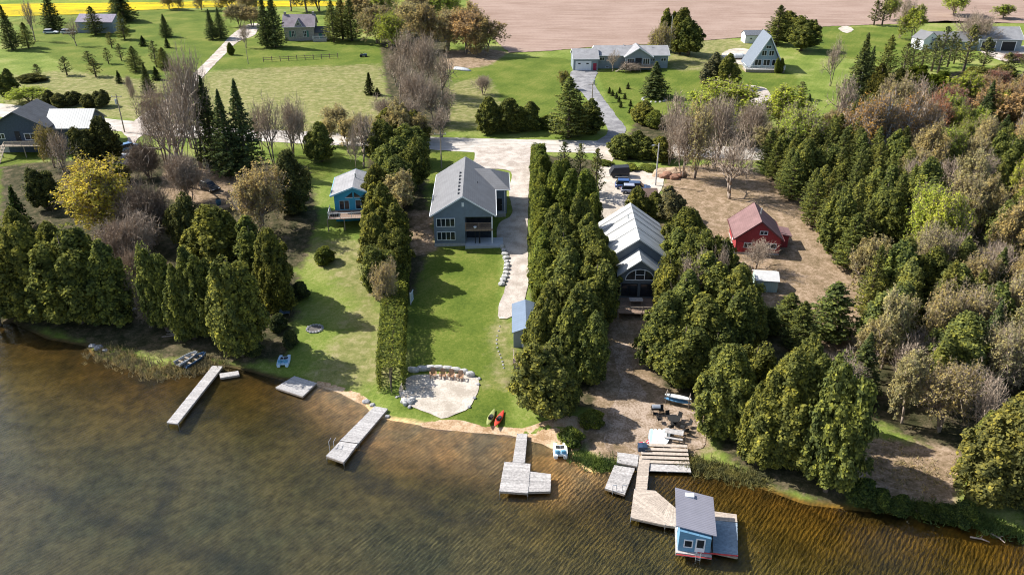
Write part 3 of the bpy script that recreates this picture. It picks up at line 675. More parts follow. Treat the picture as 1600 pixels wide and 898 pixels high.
# ---- blue cottage ----
def blue_cottage():
    p=W(541,345); r=thing('blue_cottage',(p.x+1.6,124.0,3.0),'bright blue cottage with pale roof and front deck on posts','cottage',R(6))
    Wd,D,he,hp=6.4,8.2,3.5,4.7; b=1.0
    w=MB(); gable_walls(w,Wd,D,he,hp); w.obj('wall',m_scy,r)
    gable_roof(r,Wd,D,he,hp,m_shp,trim=mat('cottage_trim',(.30,.55,.68),.6,.08),ov=.5)
    f=faces(Wd,D)['front']
    window(r,f,-1.6,.9,1.7,1.7,2,m=mat('cottage_trim',(0,0,0))); window(r,f,1.6,.9,2.8,1.7,3,m=mat('cottage_trim',(0,0,0)))
    for s in(-1,1):
        g=MB(); g.prism([f.p(s*.15,3.05,.03),f.p(s*1.3,3.05,.03),f.p(s*.15,3.95,.03)],(0,-.03,0)); o=g.obj('gable_window',m_glass,r)
        g=MB(); g.box(min(s*.1,s*1.4),max(s*.1,s*1.4),-.08,-.0,2.97,3.05); g.obj('frame',m_white,o)
    d=MB(); 
    for i in range(22): y0=-3.6+i*.165; d.box(-Wd/2-.8,Wd/2+.4,y0,y0+.15,.72,.78)
    d.obj('deck',m_deckb,r)
    m=MB(); railing(m,[(-Wd/2-.8,.0),(-Wd/2-.8,-3.6),(Wd/2+.4,-3.6),(Wd/2+.4,0)],1.0,z=.78,step=.3); m.obj('deck_railing',m_white,r)
    for xx in(-4.2,-1.5,1.3,3.7):
        m=MB(); m.tube((xx,-3.4,-2.2),(xx,-3.4,.7),.09,n=6); m.obj('deck_post',m_wood,r)
    c=MB(); c.tube((.2,4.5,4.4),(.2,4.5,5.6),.12,n=8); c.obj('chimney_pipe',m_metal,r)
    t=MB(); t.box(-3.9,-2.6,-2.6,-1.3,.78,1.2); o=t.obj('deck_bench',m_dark,r)
blue_cottage()
# ---- metal roofed house ----
def metal_house():
    r=thing('metal_roofed_house',(17.6,100.2,2.0),'charcoal house with pale panelled metal roof squeezed between tall cedars','house',R(-2))
    Wd,D,he,hp=8.4,12.6,4.2,7.2
    w=MB(); gable_walls(w,Wd,D,he,hp); gable_walls(w,5.2,3.4,3.6,5.6,y0=-3.4,z0=-2); w.obj('wall',m_sdark,r)
    gable_roof(r,Wd,D,he,hp,m_mroof,ov=.5)
    o=gable_roof(r,5.2,3.4,3.6,5.6,m_mroof,y0=-3.4,ov=.5,ovg=.35)
    for yy in(3.6,6.8,9.2,11.2):
        for sg in(-1,1):
            s=MB()
            a=Vector((sg*.1,yy,hp+.29));b=Vector((sg*(Wd/2+.48),yy,hp+.29-(hp-he)/(Wd/2)*(Wd/2+.4))); s.tube(a,b,.035,n=4); s.obj('roof_seam',m_shg,r)
    k=MB(); k.tube((-.8,8,6),(-.8,8,7.6),.08,n=6); k.obj('vent_pipe',m_metal,r)
    f=Face((0,-3.4,0),(1,0,0),(0,-1,0))
    g=MB(); pts=[f.p(1.9*math.cos(t),2.75+(1.75 if abs(math.cos(t))<.3 else 1.45)*math.sin(t),.03) for t in [i*math.pi/14 for i in range(15)]]; g.prism(pts,(0,-.03,0)); g.obj('arched_window',m_glass,r)
    g=MB()
    for t in range(14):
        a=t*math.pi/14;b=(t+1)*math.pi/14
        g.tube(f.p(1.95*math.cos(a),2.75+1.6*math.sin(a),.08),f.p(1.95*math.cos(b),2.75+1.6*math.sin(b),.08),.07,n=4)
    f.box(g,-1.98,1.98,2.65,2.78,0,.1)
    for xx in(-.62,.62): f.box(g,xx-.05,xx+.05,2.75,4.25,0,.09)
    f.box(g,-.6,.6,3.45,3.55,0,.09); g.obj('window_frame',m_white,r)
    window(r,f,-1.3,.2,2.2,1.9,2,m=m_black); window(r,f,1.3,.2,2.2,1.9,2,m=m_black)
    d=MB(); 
    for i in range(24): d.box(-3.2,3.4,-7.8+i*.185,-7.8+i*.185+.17,-.16,-.1)
    d.obj('deck',m_deckb,r)
    m=MB(); railing(m,[(-3.2,-3.5),(-3.2,-7.8),(3.4,-7.8),(3.4,-3.5)],1.0,z=-.1); m.obj('deck_railing',m_wood,r)
    for xx in(-3.1,0,3.3): m=MB(); m.tube((xx,-7.7,-2.6),(xx,-7.7,-.1),.1,n=6); m.obj('deck_post',m_wood,r)
metal_house()
t=thing('patio_table',(16.9,95.0,1.92),'small grey table on the deck of the metal roofed house','table')
m=MB(); m.box(-.9,.9,-.5,.5,.70,.75); m.obj('table_top',m_deckg,t)
for sx in(-.75,.75):
    for sy in(-.4,.4): m=MB(); m.tube((sx,sy,0),(sx,sy,.7),.035,n=5); m.obj('leg',m_wood,t)
# ---- red cabin ----
def red_cabin():
    a=W(1149,396);b=W(1215,398); c=(a+b)/2; rz=math.atan2(b.y-a.y,b.x-a.x)
    r=thing('red_cabin',(c.x,c.y,c.z),'small red cabin with red brown roof on the leafy clearing','cabin',rz-R(1))
    Wd,D,he,hp=6.6,7.0,2.6,5.3
    w=MB(); gable_walls(w,Wd,D,he,hp); w.obj('wall',m_sred,r)
    gable_roof(r,Wd,D,he,hp,m_shr,ov=.4,ovg=.35,trim=mat('brown_fascia',(.14,.05,.05)))
    f=faces(Wd,D)['front']; window(r,f,.6,3.25,1.2,.65,2); window(r,f,1.9,1.0,1.7,.9,2); window(r,f,-1.5,1.0,1.2,.9,2); 
    window(r,faces(Wd,D)['left'],.5,1.0,1.0,.8,1)
    m=MB(); m.box(-Wd/2-.05,-Wd/2,0,D,-1,.45); m.box(-Wd/2-.05,Wd/2,-.05,-.0,-1,.25); m.obj('foundation',m_conc,r)
    m=MB(); m.prism([(Wd/2,2.6,-.5),(Wd/2+1.7,2.6,-.5),(Wd/2+1.7,2.6,2.0),(Wd/2,2.6,2.3)],(0,2.6,0)); m.obj('side_porch',m_sred,r)
    m=MB(); m.prism([(Wd/2+.0,2.3,2.45),(Wd/2+2.1,2.3,2.1),(Wd/2+2.1,2.3,2.25),(Wd/2,2.3,2.6)],(0,3.2,0)); m.obj('porch_roof',m_shr,r)
    m=MB(); m.tube((.5,3.6,5),(.5,3.6,6.1),.12,n=8); m.obj('chimney_pipe',m_metal,r)
    door(r,f,-2.6,.25,.9,1.7,mat('red_door',(.45,.05,.06)))
red_cabin()
# ---- small sheds ----
def shed(name,u,v,W_,D_,he,hp,wm,rm,label,rz=0,axis='y',dz=0,win=None,trim=None,dr=None,off=(0,0)):
    r=root_at(name,u,v,label,'shed' if 'shed' in name else 'house',rz,dz=dz); r.location.x+=off[0]; r.location.y+=off[1]
    w=MB(); gable_walls(w,W_,D_,he,hp,axis=axis); w.obj('wall',wm,r)
    gable_roof(r,W_,D_,he,hp,rm,axis=axis,ov=.2,ovg=.15,trim=trim,th=.1)
    F_=faces(W_,D_)
    if dr: door(r,F_[dr[0]],dr[1],.05,dr[2],dr[3],dr[4])
    for q in(win or[]): window(r,F_[q[0]],*q[1:])
    return r
m_sgreen=siding('pale_green_siding',(.40,.50,.46),.3,.08,True); m_wroof=mat('white_metal_sheet',(.55,.54,.52),.5,.08,2)
shed('garden_shed',1196,456,3.1,3.0,1.75,2.35,m_sgreen,m_wroof,'small white and pale green garden shed below the red cabin',R(-8),'x',dr=('front',.3,1.2,1.5,m_sgreen))
shed('garden_shed',1012,326,3.2,3.6,2.1,2.9,mat('brown_boards',(.22,.13,.10)),m_shb,'brown roofed shed behind the metal roofed house',R(2),'x',dr=('front',-.3,1.,1.8,m_dark))
shed('garden_shed',378,330,4.4,5.2,2.0,3.0,mat('tan_boards',(.35,.29,.22)),mat('tan_roof',(.50,.45,.39)),'tan roofed shed half hidden by the pale yellow tree',R(-35),dr=('front',0,1.2,1.7,m_dark))
shed('garden_shed',1183,68,8.2,4.6,2.5,3.6,m_swht,mat('dark_metal_roof',(.14,.15,.17)),'long white outbuilding beside the ploughed field',R(2),'x',win=[('front',-2.2,1.2,.8,.6),('front',1.8,.9,2.4,.9,3)],dr=('front',-3.4,1.0,1.9,m_white))
shed('lakeside_shed',822,548,3.2,7.2,2.2,2.8,m_sgry,ribbed('blue_metal_roof',(.20,.255,.33),.5,'y',.4,.3),'long low shed with blue grey metal roof under the drive cedars',R(0),dr=('front',0,1.,1.8,m_white),off=(0,.8))
d=root_at('shed_landing',820,575,'small pinkish wood landing at the end of the low metal roofed shed','deck')
m=MB(); 
for i in range(9): m.box(-1.4,1.4,-.1+i*.26,.14+i*.26,.5,.55)
m.obj('planks',mat('pink_planks',(.55,.42,.37),.85,.2,4,island=.12),d)
m=MB(); railing(m,[(-1.4,2.2),(-1.4,-.1),(1.4,-.1)],.8,z=.55); m.obj('railing',m_wood,d)
for q in(-.05,1.9): m=MB(); m.box(-1.35,1.35,q,q+.1,-.5,.49); m.obj('skirt',m_wood,d)
# ---- ranch house ----
def ranch():
    p=W(986,106); r=thing('ranch_house',(p.x,p.y-1,p.z),'long low grey bungalow with attached garage beside the ploughed field','house',R(1))
    w=MB(); gable_walls(w,20.6,8.5,3.7,5.4,axis='x'); gable_walls(w,7.2,3,3.7,5.9,x0=1.6,y0=-1.6,axis='y'); gable_walls(w,7.0,8.0,3.3,5.1,x0=-13.5,y0=-2.5,axis='x'); w.obj('wall',m_sgry,r)
    gable_roof(r,20.6,8.5,3.7,5.4,m_shp,axis='x',trim=m_white)
    gable_roof(r,7.2,6.2,3.7,5.9,m_shp,x0=1.6,y0=-1.6,axis='y',trim=m_white,ovg=.5)
    gable_roof(r,7.0,8.0,3.3,5.1,m_shp,x0=-13.5,y0=-2.5,axis='x',trim=m_white,ovg=.2)
    f=faces(20.6,8.5)['front']; window(r,f,-8.6,2.3,1.5,.9,2); window(r,f,5.9,2.0,1.4,.9,2); window(r,f,9,2.0,1.5,.9,2); window(r,f,-7,.2,1,.5,1)
    g=Face((1.6,-1.6,0),(1,0,0),(0,-1,0)); window(r,g,-2.2,1.5,1.9,1.7,3); window(r,g,2.2,1.5,1.9,1.7,3); door(r,g,0,1.2,1.8,2.1,m_dark)
    h=Face((-13.5,-2.5,0),(1,0,0),(0,-1,0)); d=MB(); h.box(d,-2.9,1.6,.05,2.7,0,.06); o=d.obj('garage_door',m_white,r)
    for xx in(-1.8,.5): k=MB(); h.box(k,xx-.35,xx+.35,1.8,2.15,.06,.08); k.obj('pane',m_glass,o)
    door(r,h,2.6,.05,.95,2.0,mat('wine_door',(.30,.03,.06)))
    m=MB()
    for i in range(14): m.box(-2.4,6.2,-4.2+i*.186,-4.03+i*.186,1.1,1.16)
    m.obj('deck',m_deckb,r); m=MB(); railing(m,[(-2.4,-1.7),(-2.4,-4.2),(6.2,-4.2),(6.2,-1.7)],.95,z=1.16); m.obj('deck_railing',m_wood,r)
    for i in range(3):
        m=MB(); m.tube((-2.2+i*4.1,-4.1,-1),(-2.2+i*4.1,-4.1,1.1),.09,n=6); m.obj('deck_post',m_wood,r)
    m=MB()
    for i in range(7): m.box(-3.0-i*.35,-2.65-i*.35,-4.1,-3.0,1.0-i*.17,1.06-i*.17)
    m.obj('stair',m_wood,r)
    m=MB(); m.tube((-2,4.2,5),(-2,4.2,6),.12,n=8); m.tube((6,3.2,5),(6,3.2,5.8),.08,n=8); m.obj('vent_pipe',m_metal,r)
ranch()
# ---- A-frame ----
def aframe():
    p=W(1196,110); r=thing('a_frame_house',(p.x,p.y,p.z),'pale blue A-frame house with steep roof and wrap deck','house',R(-3))
    Wd,D,hp=9.6,9,9.2; w=MB(); w.prism([(-Wd/2+.3,0,-1),(Wd/2-.3,0,-1),(Wd/2-.3,0,.6),(0,0,hp),(-Wd/2+.3,0,.6)],(0,D,0)); w.obj('wall',siding('pale_blue_siding',(.30,.40,.46),.25),r)
    m=MB(); e=Wd/2+.2
    m.prism([(-e,-1,.3),(0,-1,hp+.1),(e,-1,.3),(e+.2,-1,.5),(0,-1,hp+.45),(-e-.2,-1,.5)],(0,D+1.3,0)); o=m.obj('roof',mat('slate_roof',(.15,.175,.21),.7,.12),r)
    m=MB()
    for s in(-1,1): m.prism([(0,-1.06,hp+.02),(0,-1.06,hp+.5),(s*(e+.25),-1.06,.5),(s*(e),-1.06,.2)],(0,.05,0))
    m.obj('fascia',m_white,o)
    f=faces(Wd,D)['front']
    for a,z,w_,h in((-2.4,1.3,1.9,1.7),(0,1.3,1.9,1.7),(2.4,1.3,1.9,1.7),(-1,4.0,1.4,1.5),(1,4.0,1.4,1.5),(0,6.0,1.5,.9)): window(r,f,a,z,w_,h,2,1)
    m=MB()
    for i in range(15): m.box(-6.2,4.6,-3+i*.2,-2.82+i*.2,.75,.82)
    m.obj('deck',m_deckg,r); m=MB(); railing(m,[(-6.2,1.5),(-6.2,-3),(4.6,-3),(4.6,-.2)],1,z=.82); m.obj('deck_railing',m_white,r)
    m=MB(); m.box(-6.15,4.55,-2.95,-2.85,-.8,.7); m.box(-6.15,-6.05,-2.8,1.5,-.8,.7); m.obj('deck_skirt',m_wood,r)
    window(r,Face((Wd/2+.25,D/2,0),(0,1,0),(1,0,0)),1,.0,.1,.1)
aframe()
# ---- stone farmhouse ----
def farmhouse():
    p=W(469,64); r=thing('stone_farmhouse',(p.x,p.y,p.z),'two storey stone farmhouse with green shutters behind the rail fence','house',R(4))
    w=MB(); gable_walls(w,9.8,7.5,4.6,7.6,axis='x'); gable_walls(w,2.4,3,4.6,6.7,x0=0,y0=-.12,axis='y'); w.obj('wall',m_stone,r)
    m_ps=shingle('mauve_shingles',(.27,.23,.25)); gable_roof(r,9.8,7.5,4.6,7.6,m_ps,axis='x',trim=m_white); gable_roof(r,2.4,3,4.6,6.7,m_ps,x0=0,y0=-.12,trim=m_white,ov=.25,ovg=.2)
    f=faces(9.8,7.5)['front']; f2=Face((0,-.12,0),(1,0,0),(0,-1,0)); window(r,f2,0,4.9,.8,1.0,2)
    sh=mat('green_shutter',(.06,.19,.17),.6,.1)
    for a in(-2.0,1.8):
        o=window(r,f,a,1.2,1.1,2.0,2,2)
        for s in(-1,1): m=MB(); f.box(m,a+s*.95-.3,a+s*.95+.3,1.2,3.2,0,.07); m.obj('shutter',sh,o)
    m=MB(); gable_walls(m,4.6,4,2.6,3.9,x0=7.2,y0=.5,axis='x'); m.obj('annex',m_stone,r); gable_roof(r,4.6,4,2.6,3.9,m_shd,x0=7.2,y0=.5,axis='x')
    f3=Face((7.2,.5,0),(1,0,0),(0,-1,0)); door(r,f3,-.4,.1,1.2,2.1,sh); window(r,f3,1.2,1,.9,1.1,2)
    m=MB(); m.box(4.5,9.0,-2.0,.4,-.5,.7); m.obj('porch_floor',m_deckg,r); m=MB(); railing(m,[(4.5,.4),(4.5,-2),(9,-2),(9,.4)],1,z=.7); m.obj('porch_railing',m_white,r)
    for s,n in((-4.6,1),(4.6,1)): m=MB(); m.box(s-.35,s+.35,3.4,4.1,6.8,8.6); m.obj('chimney',m_stone,r)
farmhouse()
# ---- far right house ----
def garage_house():
    p=W(1560,80); r=thing('garage_house',(p.x,p.y,p.z),'grey roofed house with two open garage bays at the upper right','house',R(-2))
    w=MB(); gable_walls(w,13,9,3.6,6.4,axis='x'); w.obj('wall',m_sgry,r); gable_roof(r,13,9,3.6,6.4,m_shp,axis='x',trim=m_white)
    m=MB(); gable_walls(m,14,7,2.8,4.8,x0=-13.4,y0=1,axis='x'); m.obj('side_wing',m_sgry,r); gable_roof(r,14,7,2.8,4.8,m_shg,x0=-13.4,y0=1,axis='x',trim=m_white)
    f=faces(13,9)['front']
    for a in(-3.6,2.6): 
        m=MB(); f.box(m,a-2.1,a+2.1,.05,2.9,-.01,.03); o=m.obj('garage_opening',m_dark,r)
        m=MB(); f.box(m,a-2.3,a-2.1,0,3.1,0,.12);f.box(m,a+2.1,a+2.3,0,3.1,0,.12);f.box(m,a-2.1,a+2.1,2.9,3.1,0,.12); m.obj('frame',m_white,o)
    f=Face((-13.4,1,0),(1,0,0),(0,-1,0)); window(r,f,-3,1,1.6,1.1,2); window(r,f,1,1,1.6,1.1,2)
garage_house()
shed('white_house',1452,78,6.0,5,3.2,5.2,m_swht,m_shg,'small white gabled house left of the open garage house',R(20),win=[('front',0,1.2,1.2,1.0,2),('front',0,3.4,.7,.6,1)],dr=('front',1.8,.9,1.9,m_dark))
shed('barn',150,52,13,8,3.6,5.6,m_sgry,mat('purple_grey_roof',(.25,.22,.27)),'low grey farm building beyond the upper left meadow',R(-3),'x',win=[('front',-3,1,1.2,1,2),('front',2,1,1.2,1,2)],dr=('front',0,1.1,2,m_dark))
shed('brown_cabin',1422,368,6,7,2.6,3.9,mat('brown_boards',(.22,.13,.10)),m_shb,'brown roofed cabin almost hidden in the right wood',R(25),win=[('front',0,1,1.2,.9,2)],dr=('front',1.8,.9,1.8,m_dark))
# ---- dark house left ----
def dark_house():
    p=W(40,240); r=thing('dark_house',(p.x-.5,p.y+.8,p.z),'dark blue grey house with ribbed metal roof at the left edge','house',R(2))
    mr=ribbed('ribbed_metal_roof',(.28,.29,.29),.5,'x',.5,.1)
    w=MB(); gable_walls(w,11.5,9,5.2,8.3,z0=-1.5); gable_walls(w,8.5,8,4.6,7.2,x0=8.9,y0=1.5,axis='x',z0=-1.5); w.obj('wall',mat('navy_siding',(.05,.07,.10),.7,.15),r)
    gable_roof(r,11.5,9,5.2,8.3,m_shd,ovg=.6); gable_roof(r,8.5,8,4.6,7.2,mr,x0=8.9,y0=1.5,axis='x'); 
    f=faces(11.5,9)['front']; window(r,f,-3.8,2.8,1.4,1.2,2); window(r,f,2,2.6,2.4,1.4,2); door(r,f,-.5,2.4,1,2.0,m_dark)
    m=MB()
    for i in range(16): m.box(-3,6.4,-3.2+i*.2,-3.02+i*.2,2.2,2.28)
    m.obj('deck',m_wood,r); m=MB(); railing(m,[(-1.8,-3.2),(6.4,-3.2),(6.4,0)],1,z=2.28); m.obj('deck_railing',mat('pale_wood',(.55,.45,.35)),r)
    for xx in(-2.8,1.8,6.2): m=MB(); m.tube((xx,-3.1,-1.2),(xx,-3.1,2.2),.1,n=6); m.obj('deck_post',m_wood,r)
    m=MB()
    for i in range(12): m.box(-3,-1.9,-3.4-i*.28,-3.15-i*.28,2.05-i*.2,2.1-i*.2)
    for xx in(-3.05,-1.85): m.tube((xx,-3.2,3.1),(xx,-6.6,.6),.05,n=4);m.tube((xx,-3.2,2.1),(xx,-6.6,-.35),.08,n=4)
    m.obj('stair',mat('pale_wood',(0,0,0)),r)
    m=MB(); m.box(-5.75,-3,-.04,0,-1.5,1.2); m.obj('foundation',m_conc,r)
dark_house()
# ================= DOCKS, BOATS, FURNITURE =================
def dock(name,corners,z,m,label,n=None,group=None,parent_thing=None,thick=.12,posts=True,floats=False,cat='dock'):
    """corners: photo places of the deck corners, planks run from side 0-3 to side 1-2"""
    P=[Vector(Wz(u,v,z)) for u,v in corners]; c=sum(P,Vector())/4
    r=parent_thing or thing(name,(c.x,c.y,0),label,cat,0,group); o0=r.location
    L=[p-Vector((o0.x,o0.y,o0.z)) for p in P]
    a,b,cc,d=L  # planks laid across a-b, stepping from a-b to d-cc
    ln=((d-a).length+(cc-b).length)/2; n=n or max(4,int(ln/.16)); mb=MB(); rr=random.Random(int(ln*100))
    for i in range(n):
        t0=i/n;t1=(i+.93)/n; q=[a.lerp(d,t0),b.lerp(cc,t0),b.lerp(cc,t1),a.lerp(d,t1)]
        ex=(q[1]-q[0]).normalized(); j0=rr.uniform(-.02,.02);j1=rr.uniform(-.02,.02)
        q=[q[0]-ex*j0,q[1]+ex*j1,q[2]+ex*j1,q[3]-ex*j0]; dz=rr.uniform(-.006,.006)
        mb.prism([Vector((p.x,p.y,p.z-.05+dz)) for p in q],(0,0,.05))
    mb.obj('planks',m,r)
    fb=MB(); ctr=(a+b+cc+d)/4
    I=[p.lerp(ctr,.03) for p in L]
    for i in range(4):
        p,q=I[i],I[(i+1)%4]; e=(q-p).normalized(); nn=Vector((-e.y,e.x,0))*.05
        fb.prism([p+nn+Vector((0,0,-.06)),q+nn+Vector((0,0,-.06)),q-nn+Vector((0,0,-.06)),p-nn+Vector((0,0,-.06))],(0,0,-thick-.08))
    fb.obj('frame',m_wood,r)
    if posts:
        for p in I:
            pm=MB(); pm.tube((p.x,p.y,-1.4-o0.z),(p.x,p.y,p.z+.04),.045,n=6); pm.obj('leg',m_metal,r)
    if floats:
        fm=MB()
        for t in(.18,.5,.82):
            p=a.lerp(d,t).lerp(b.lerp(cc,t),.08);q=a.lerp(d,t).lerp(b.lerp(cc,t),.92)
            fm.tube(Vector((p.x,p.y,.02)),Vector((q.x,q.y,.02)),.2,n=8)
        fm.obj('float',mat('blue_float',(.08,.16,.30)),r)
    return r
m_sil=mat('silver_planks',(.40,.38,.365),.85,.2,5,island=.12)
dock('dock',[(332,571),(348,572),(277,662),(260,660)],.45,m_sil,'long narrow grey plank dock left of the swim raft')
dock('dock',[(343,583),(372,579),(374,585),(344,590)],.3,m_sil,'short stub of grey planks beside the long narrow dock',posts=False)
dock('raft',[(460,587),(495,598),(473,619),(430,605)],.35,m_sil,'square silver swim raft aground below the blue pedal boat',posts=False,floats=True,cat='raft')
r=dock('dock',[(585,634),(606,638),(560,692),(531,688)],.45,m_sil,'two section pale dock left of the sand pit shore')
dock('dock',[(531,689),(559,693),(537,722),(509,712)],.47,m_sil,None,parent_thing=r)
m=MB(); o=r.location; p=Vector(Wz(519,697,.45))-Vector((o.x,o.y,0)); 
for s in(-.25,.25): m.tube(p+Vector((s,-.2,-.8)),p+Vector((s,-.2,.8)),.03,n=5); m.tube(p+Vector((s,-.2,.8)),p+Vector((s+.1,.5,.75)),.03,n=5)
m.obj('ladder',m_metal,r)
r=dock('dock',[(808,677),(824,677),(820,722),(801,722)],.45,m_sil,'T shaped grey dock in front of the kayaks')
dock('dock',[(788,721),(829,724),(825,770),(780,767)],.47,m_deckg,None,parent_thing=r)
dock('dock',[(828,736),(861,740),(860,767),(825,768)],.42,m_deckg,'low side raft tied to the T shaped dock with mooring gear',posts=False,floats=True)
r=dock('dock',[(999,712),(1016,712),(1011,764),(993,764)],.5,m_deckt,'tan dock walkway with wide end platform beside the boathouse')
dock('dock',[(991,763),(1024,766),(1056,793),(1057,822)],.5,m_deckt,None,parent_thing=r,posts=False)
dock('dock',[(991,763),(1057,822),(1040,820),(985,808)],.5,m_deckt,None,parent_thing=r)
dock('ramp',[(965,706),(998,710),(996,728),(964,722)],.55,m_deckg,'grey wooden ramp panel between patio and swim raft')
r=dock('raft',[(960,726),(992,731),(976,772),(945,762)],.45,m_deckg,'weathered swim raft with ladder left of the tan walkway',posts=False,floats=True,cat='raft')
o=r.location; m=MB()
for uu in(957,972):
    p=Vector(Wz(uu,765,.45))-Vector((o.x,o.y,0)); 
    for s in(0,.35): m.tube(p+Vector((s,-.1,-.6)),p+Vector((s,-.1,.7)),.03,n=5)
    m.tube(p+Vector((0,-.1,.7)),p+Vector((.35,-.1,.7)),.03,n=5)
m.obj('ladder',m_metal,r)
# storage chest on walkway head
r=root_at('storage_chest',1003,706,'dark blue chest at the head of the tan walkway','chest',dz=.3); m=MB(); m.box(-.45,.45,-.35,.35,0,.55); m.obj('body',mat('navy_plastic',(.03,.05,.09),.5),r); m=MB(); m.prism([(-.48,-.38,.55),(.48,-.38,.55),(.48,-.38,.62),(0,-.38,.68),(-.48,-.38,.62)],(0,.76,0)); m.obj('lid',mat('navy_plastic',(0,0,0)),r)
# wide steps
p=W(1038,712); r=thing('shore_steps',(p.x,p.y,0),'wide wooden steps rising from the walkway to the patio','steps',R(-3))
for i in range(5):
    m=MB(); m.box(-2.5,2.4,-1.5+i*.5,-1.08+i*.5,.42+i*.14,.48+i*.14); m.obj('step',m_deckt,r)
m=MB(); m.box(-2.5,2.4,-2.6,-1.55,.28,.36); m.obj('landing',m_deckg,r)
m=MB()
for xx in(-2.45,0,2.3): m.prism([(xx,-2.5,-.2),(xx,1,-.2),(xx,1,.85),(xx,-1.4,.25),(xx,-2.5,.25)],(.06,0,0))
m.obj('stringer',m_wood,r)
# boathouse
def boathouse():
    r=thing('boathouse',(16.75,54.2,0),'floating blue boathouse cabin with ribbed grey roof','boathouse',R(-9))
    m=MB(); m.box(-1.65,1.5,-2.5,2.4,.08,.42); m.obj('raft_base',m_deckg,r)
    w=MB(); w.prism([(-1.5,-2.2,.42),(1.3,-2.2,.42),(1.3,-2.2,2.2),(-1.5,-2.2,2.75)],(0,4.2,0)); w.obj('wall',siding('sky_blue_siding',(.14,.29,.42),.2),r)
    m=MB(); rf=ribbed('grey_ribbed_roof',(.30,.29,.33),.22,'y',.5,.2); m.prism([(-1.85,-1.9,2.95),(1.75,-1.9,2.25),(1.75,-1.9,2.35),(-1.85,-1.9,3.05)],(0,5.0,0)); m.obj('roof',rf,r)
    m=MB(); m.box(-.9,-.1,2.2,2.7,2.74,2.92); m.obj('roof_hatch',m_white,r)
    f=Face((-.1,-2.2,0),(1,0,0),(0,-1,0)); window(r,f,-.55,.95,.8,.9,1); door(r,f,.5,.5,.85,1.6,m_white,True); window(r,Face((-1.5,0,0),(0,-1,0),(-1,0,0)),0,1.1,1.2,.7,2)
    window(r,Face((1.3,0,0),(0,1,0),(1,0,0)),0,1.1,1.2,.7,2)
    m=MB(); m.tube((-1.6,-2.6,.3),(1.5,-2.6,.3),.05,n=8); m.obj('bumper',mat('red_rail',(.5,.06,.06)),r)
    m=MB()
    for s in(.1,.5): m.tube((s,-2.7,-.5),(s,-2.7,.9),.03,n=5)
    for k in range(4): m.tube((.1,-2.7,-.2+k*.25),(.5,-2.7,-.2+k*.25),.025,n=5)
    m.obj('ladder',m_metal,r)
boathouse()
r=dock('dock',[(1114,798),(1151,803),(1152,815),(1114,812)],.4,m_deckt,'blue grey float dock with tan end against the boathouse right side',posts=False)
dock('dock',[(1114,812),(1152,816),(1153,870),(1114,862)],.4,mat('blue_grey_decking',(.26,.32,.37),.8,.15,4,island=.08),None,parent_thing=r,posts=False,floats=True)
m=MB(); o=r.location; a=Vector(Wz(1090,862,.5))-Vector((o.x,o.y,0)); b=Vector(Wz(1153,868,.5))-Vector((o.x,o.y,0)); m.tube(a,b,.07,n=6); m.obj('edge_rail',mat('red_rail',(0,0,0)),r)
# kayaks and pedal boats
def kayak(u,v,rz,c,label):
    r=root_at('kayak',u,v,label,'kayak',rz); L=3.1; rings=[]
    for i in range(15):
        t=i/14; x=(t-.5)*L; s=max(.02,math.sin(math.pi*min(max(t,.004),.996))**.75); w=.37*s; up=.10*(2*t-1)**4
        rings.append([(w*math.cos(a),x,.22+up+(.20 if math.sin(a)<0 else .12)*s*math.sin(a)) for a in [k*math.pi/6 for k in range(12)]])
    m=MB(); m.loft(rings); m.obj('hull',mat(label.split()[0]+'_plastic',c,.35,.12,3,spec=.5),r,True)
    m=MB(); pts=[(.25*math.cos(a),-.1+.55*math.sin(a),.335) for a in [k*math.pi/8 for k in range(16)]]; m.prism(pts,(0,0,.02)); m.obj('cockpit',m_dark,r)
    m=MB(); m.box(-.18,.18,-.45,-.05,.355,.42); m.prism([(-.18,-.5,.36),(.18,-.5,.36),(.16,-.55,.68),(-.16,-.55,.68)],(0,.05,0)); m.obj('seat',m_black,r)
kayak(767,654,R(-14),(.28,.30,.10),'olive kayak pulled up on the lawn beside the red one')
kayak(780,656,R(-18),(.62,.06,.03),'red kayak pulled up on the lawn beside the olive one')
def pedal_boat(u,v,rz,c,label,z=None):
    r=root_at('pedal_boat',u,v,label,'pedal boat',rz)
    if z is not None: r.location.z=z
    hm=mat(label.split()[0]+'_hull',c,.4,.08,2,spec=.5)
    m=MB()
    for s in(-.5,.5):
        rings=[]
        for i in range(9):
            t=i/8;y=-1.1+2.2*t; k=.55+.45*math.sin(math.pi*min(1,.15+t*.8)); w=.26*k; zt=.42
            rings.append([(s-w,y,.12),(s-w*.6,y,.0),(s+w*.6,y,.0),(s+w,y,.12),(s+w,y,zt),(s-w,y,zt)])
        m.loft(rings)
    m.box(-.5,.5,-.9,.75,.22,.40); m.obj('hull',hm,r)
    for s in(-.32,.32): q=MB(); q.box(s-.24,s+.24,-.75,-.25,.42,.52); q.prism([(s-.24,-.75,.5),(s+.24,-.75,.5),(s+.22,-.95,.95),(s-.22,-.95,.95)],(0,.08,.02)); q.obj('seat',mat('blue_seat',(.12,.35,.55),.5),r)
    q=MB(); q.box(-.45,.45,.1,.6,.405,.43); q.obj('footwell',m_dark,r)
    q=MB(); q.tube((0,-.2,.42),(0,.0,.8),.025,n=5); q.tube((-.1,0,.8),(.1,0,.8),.03,n=5); q.obj('steering_lever',m_metal,r)
pedal_boat(444,566,R(5),(.50,.66,.78),'light blue pedal boat beside the swim raft shore')
pedal_boat(875,708,R(0),(.74,.74,.70),'white pedal boat beached right of the T shaped dock',.12)
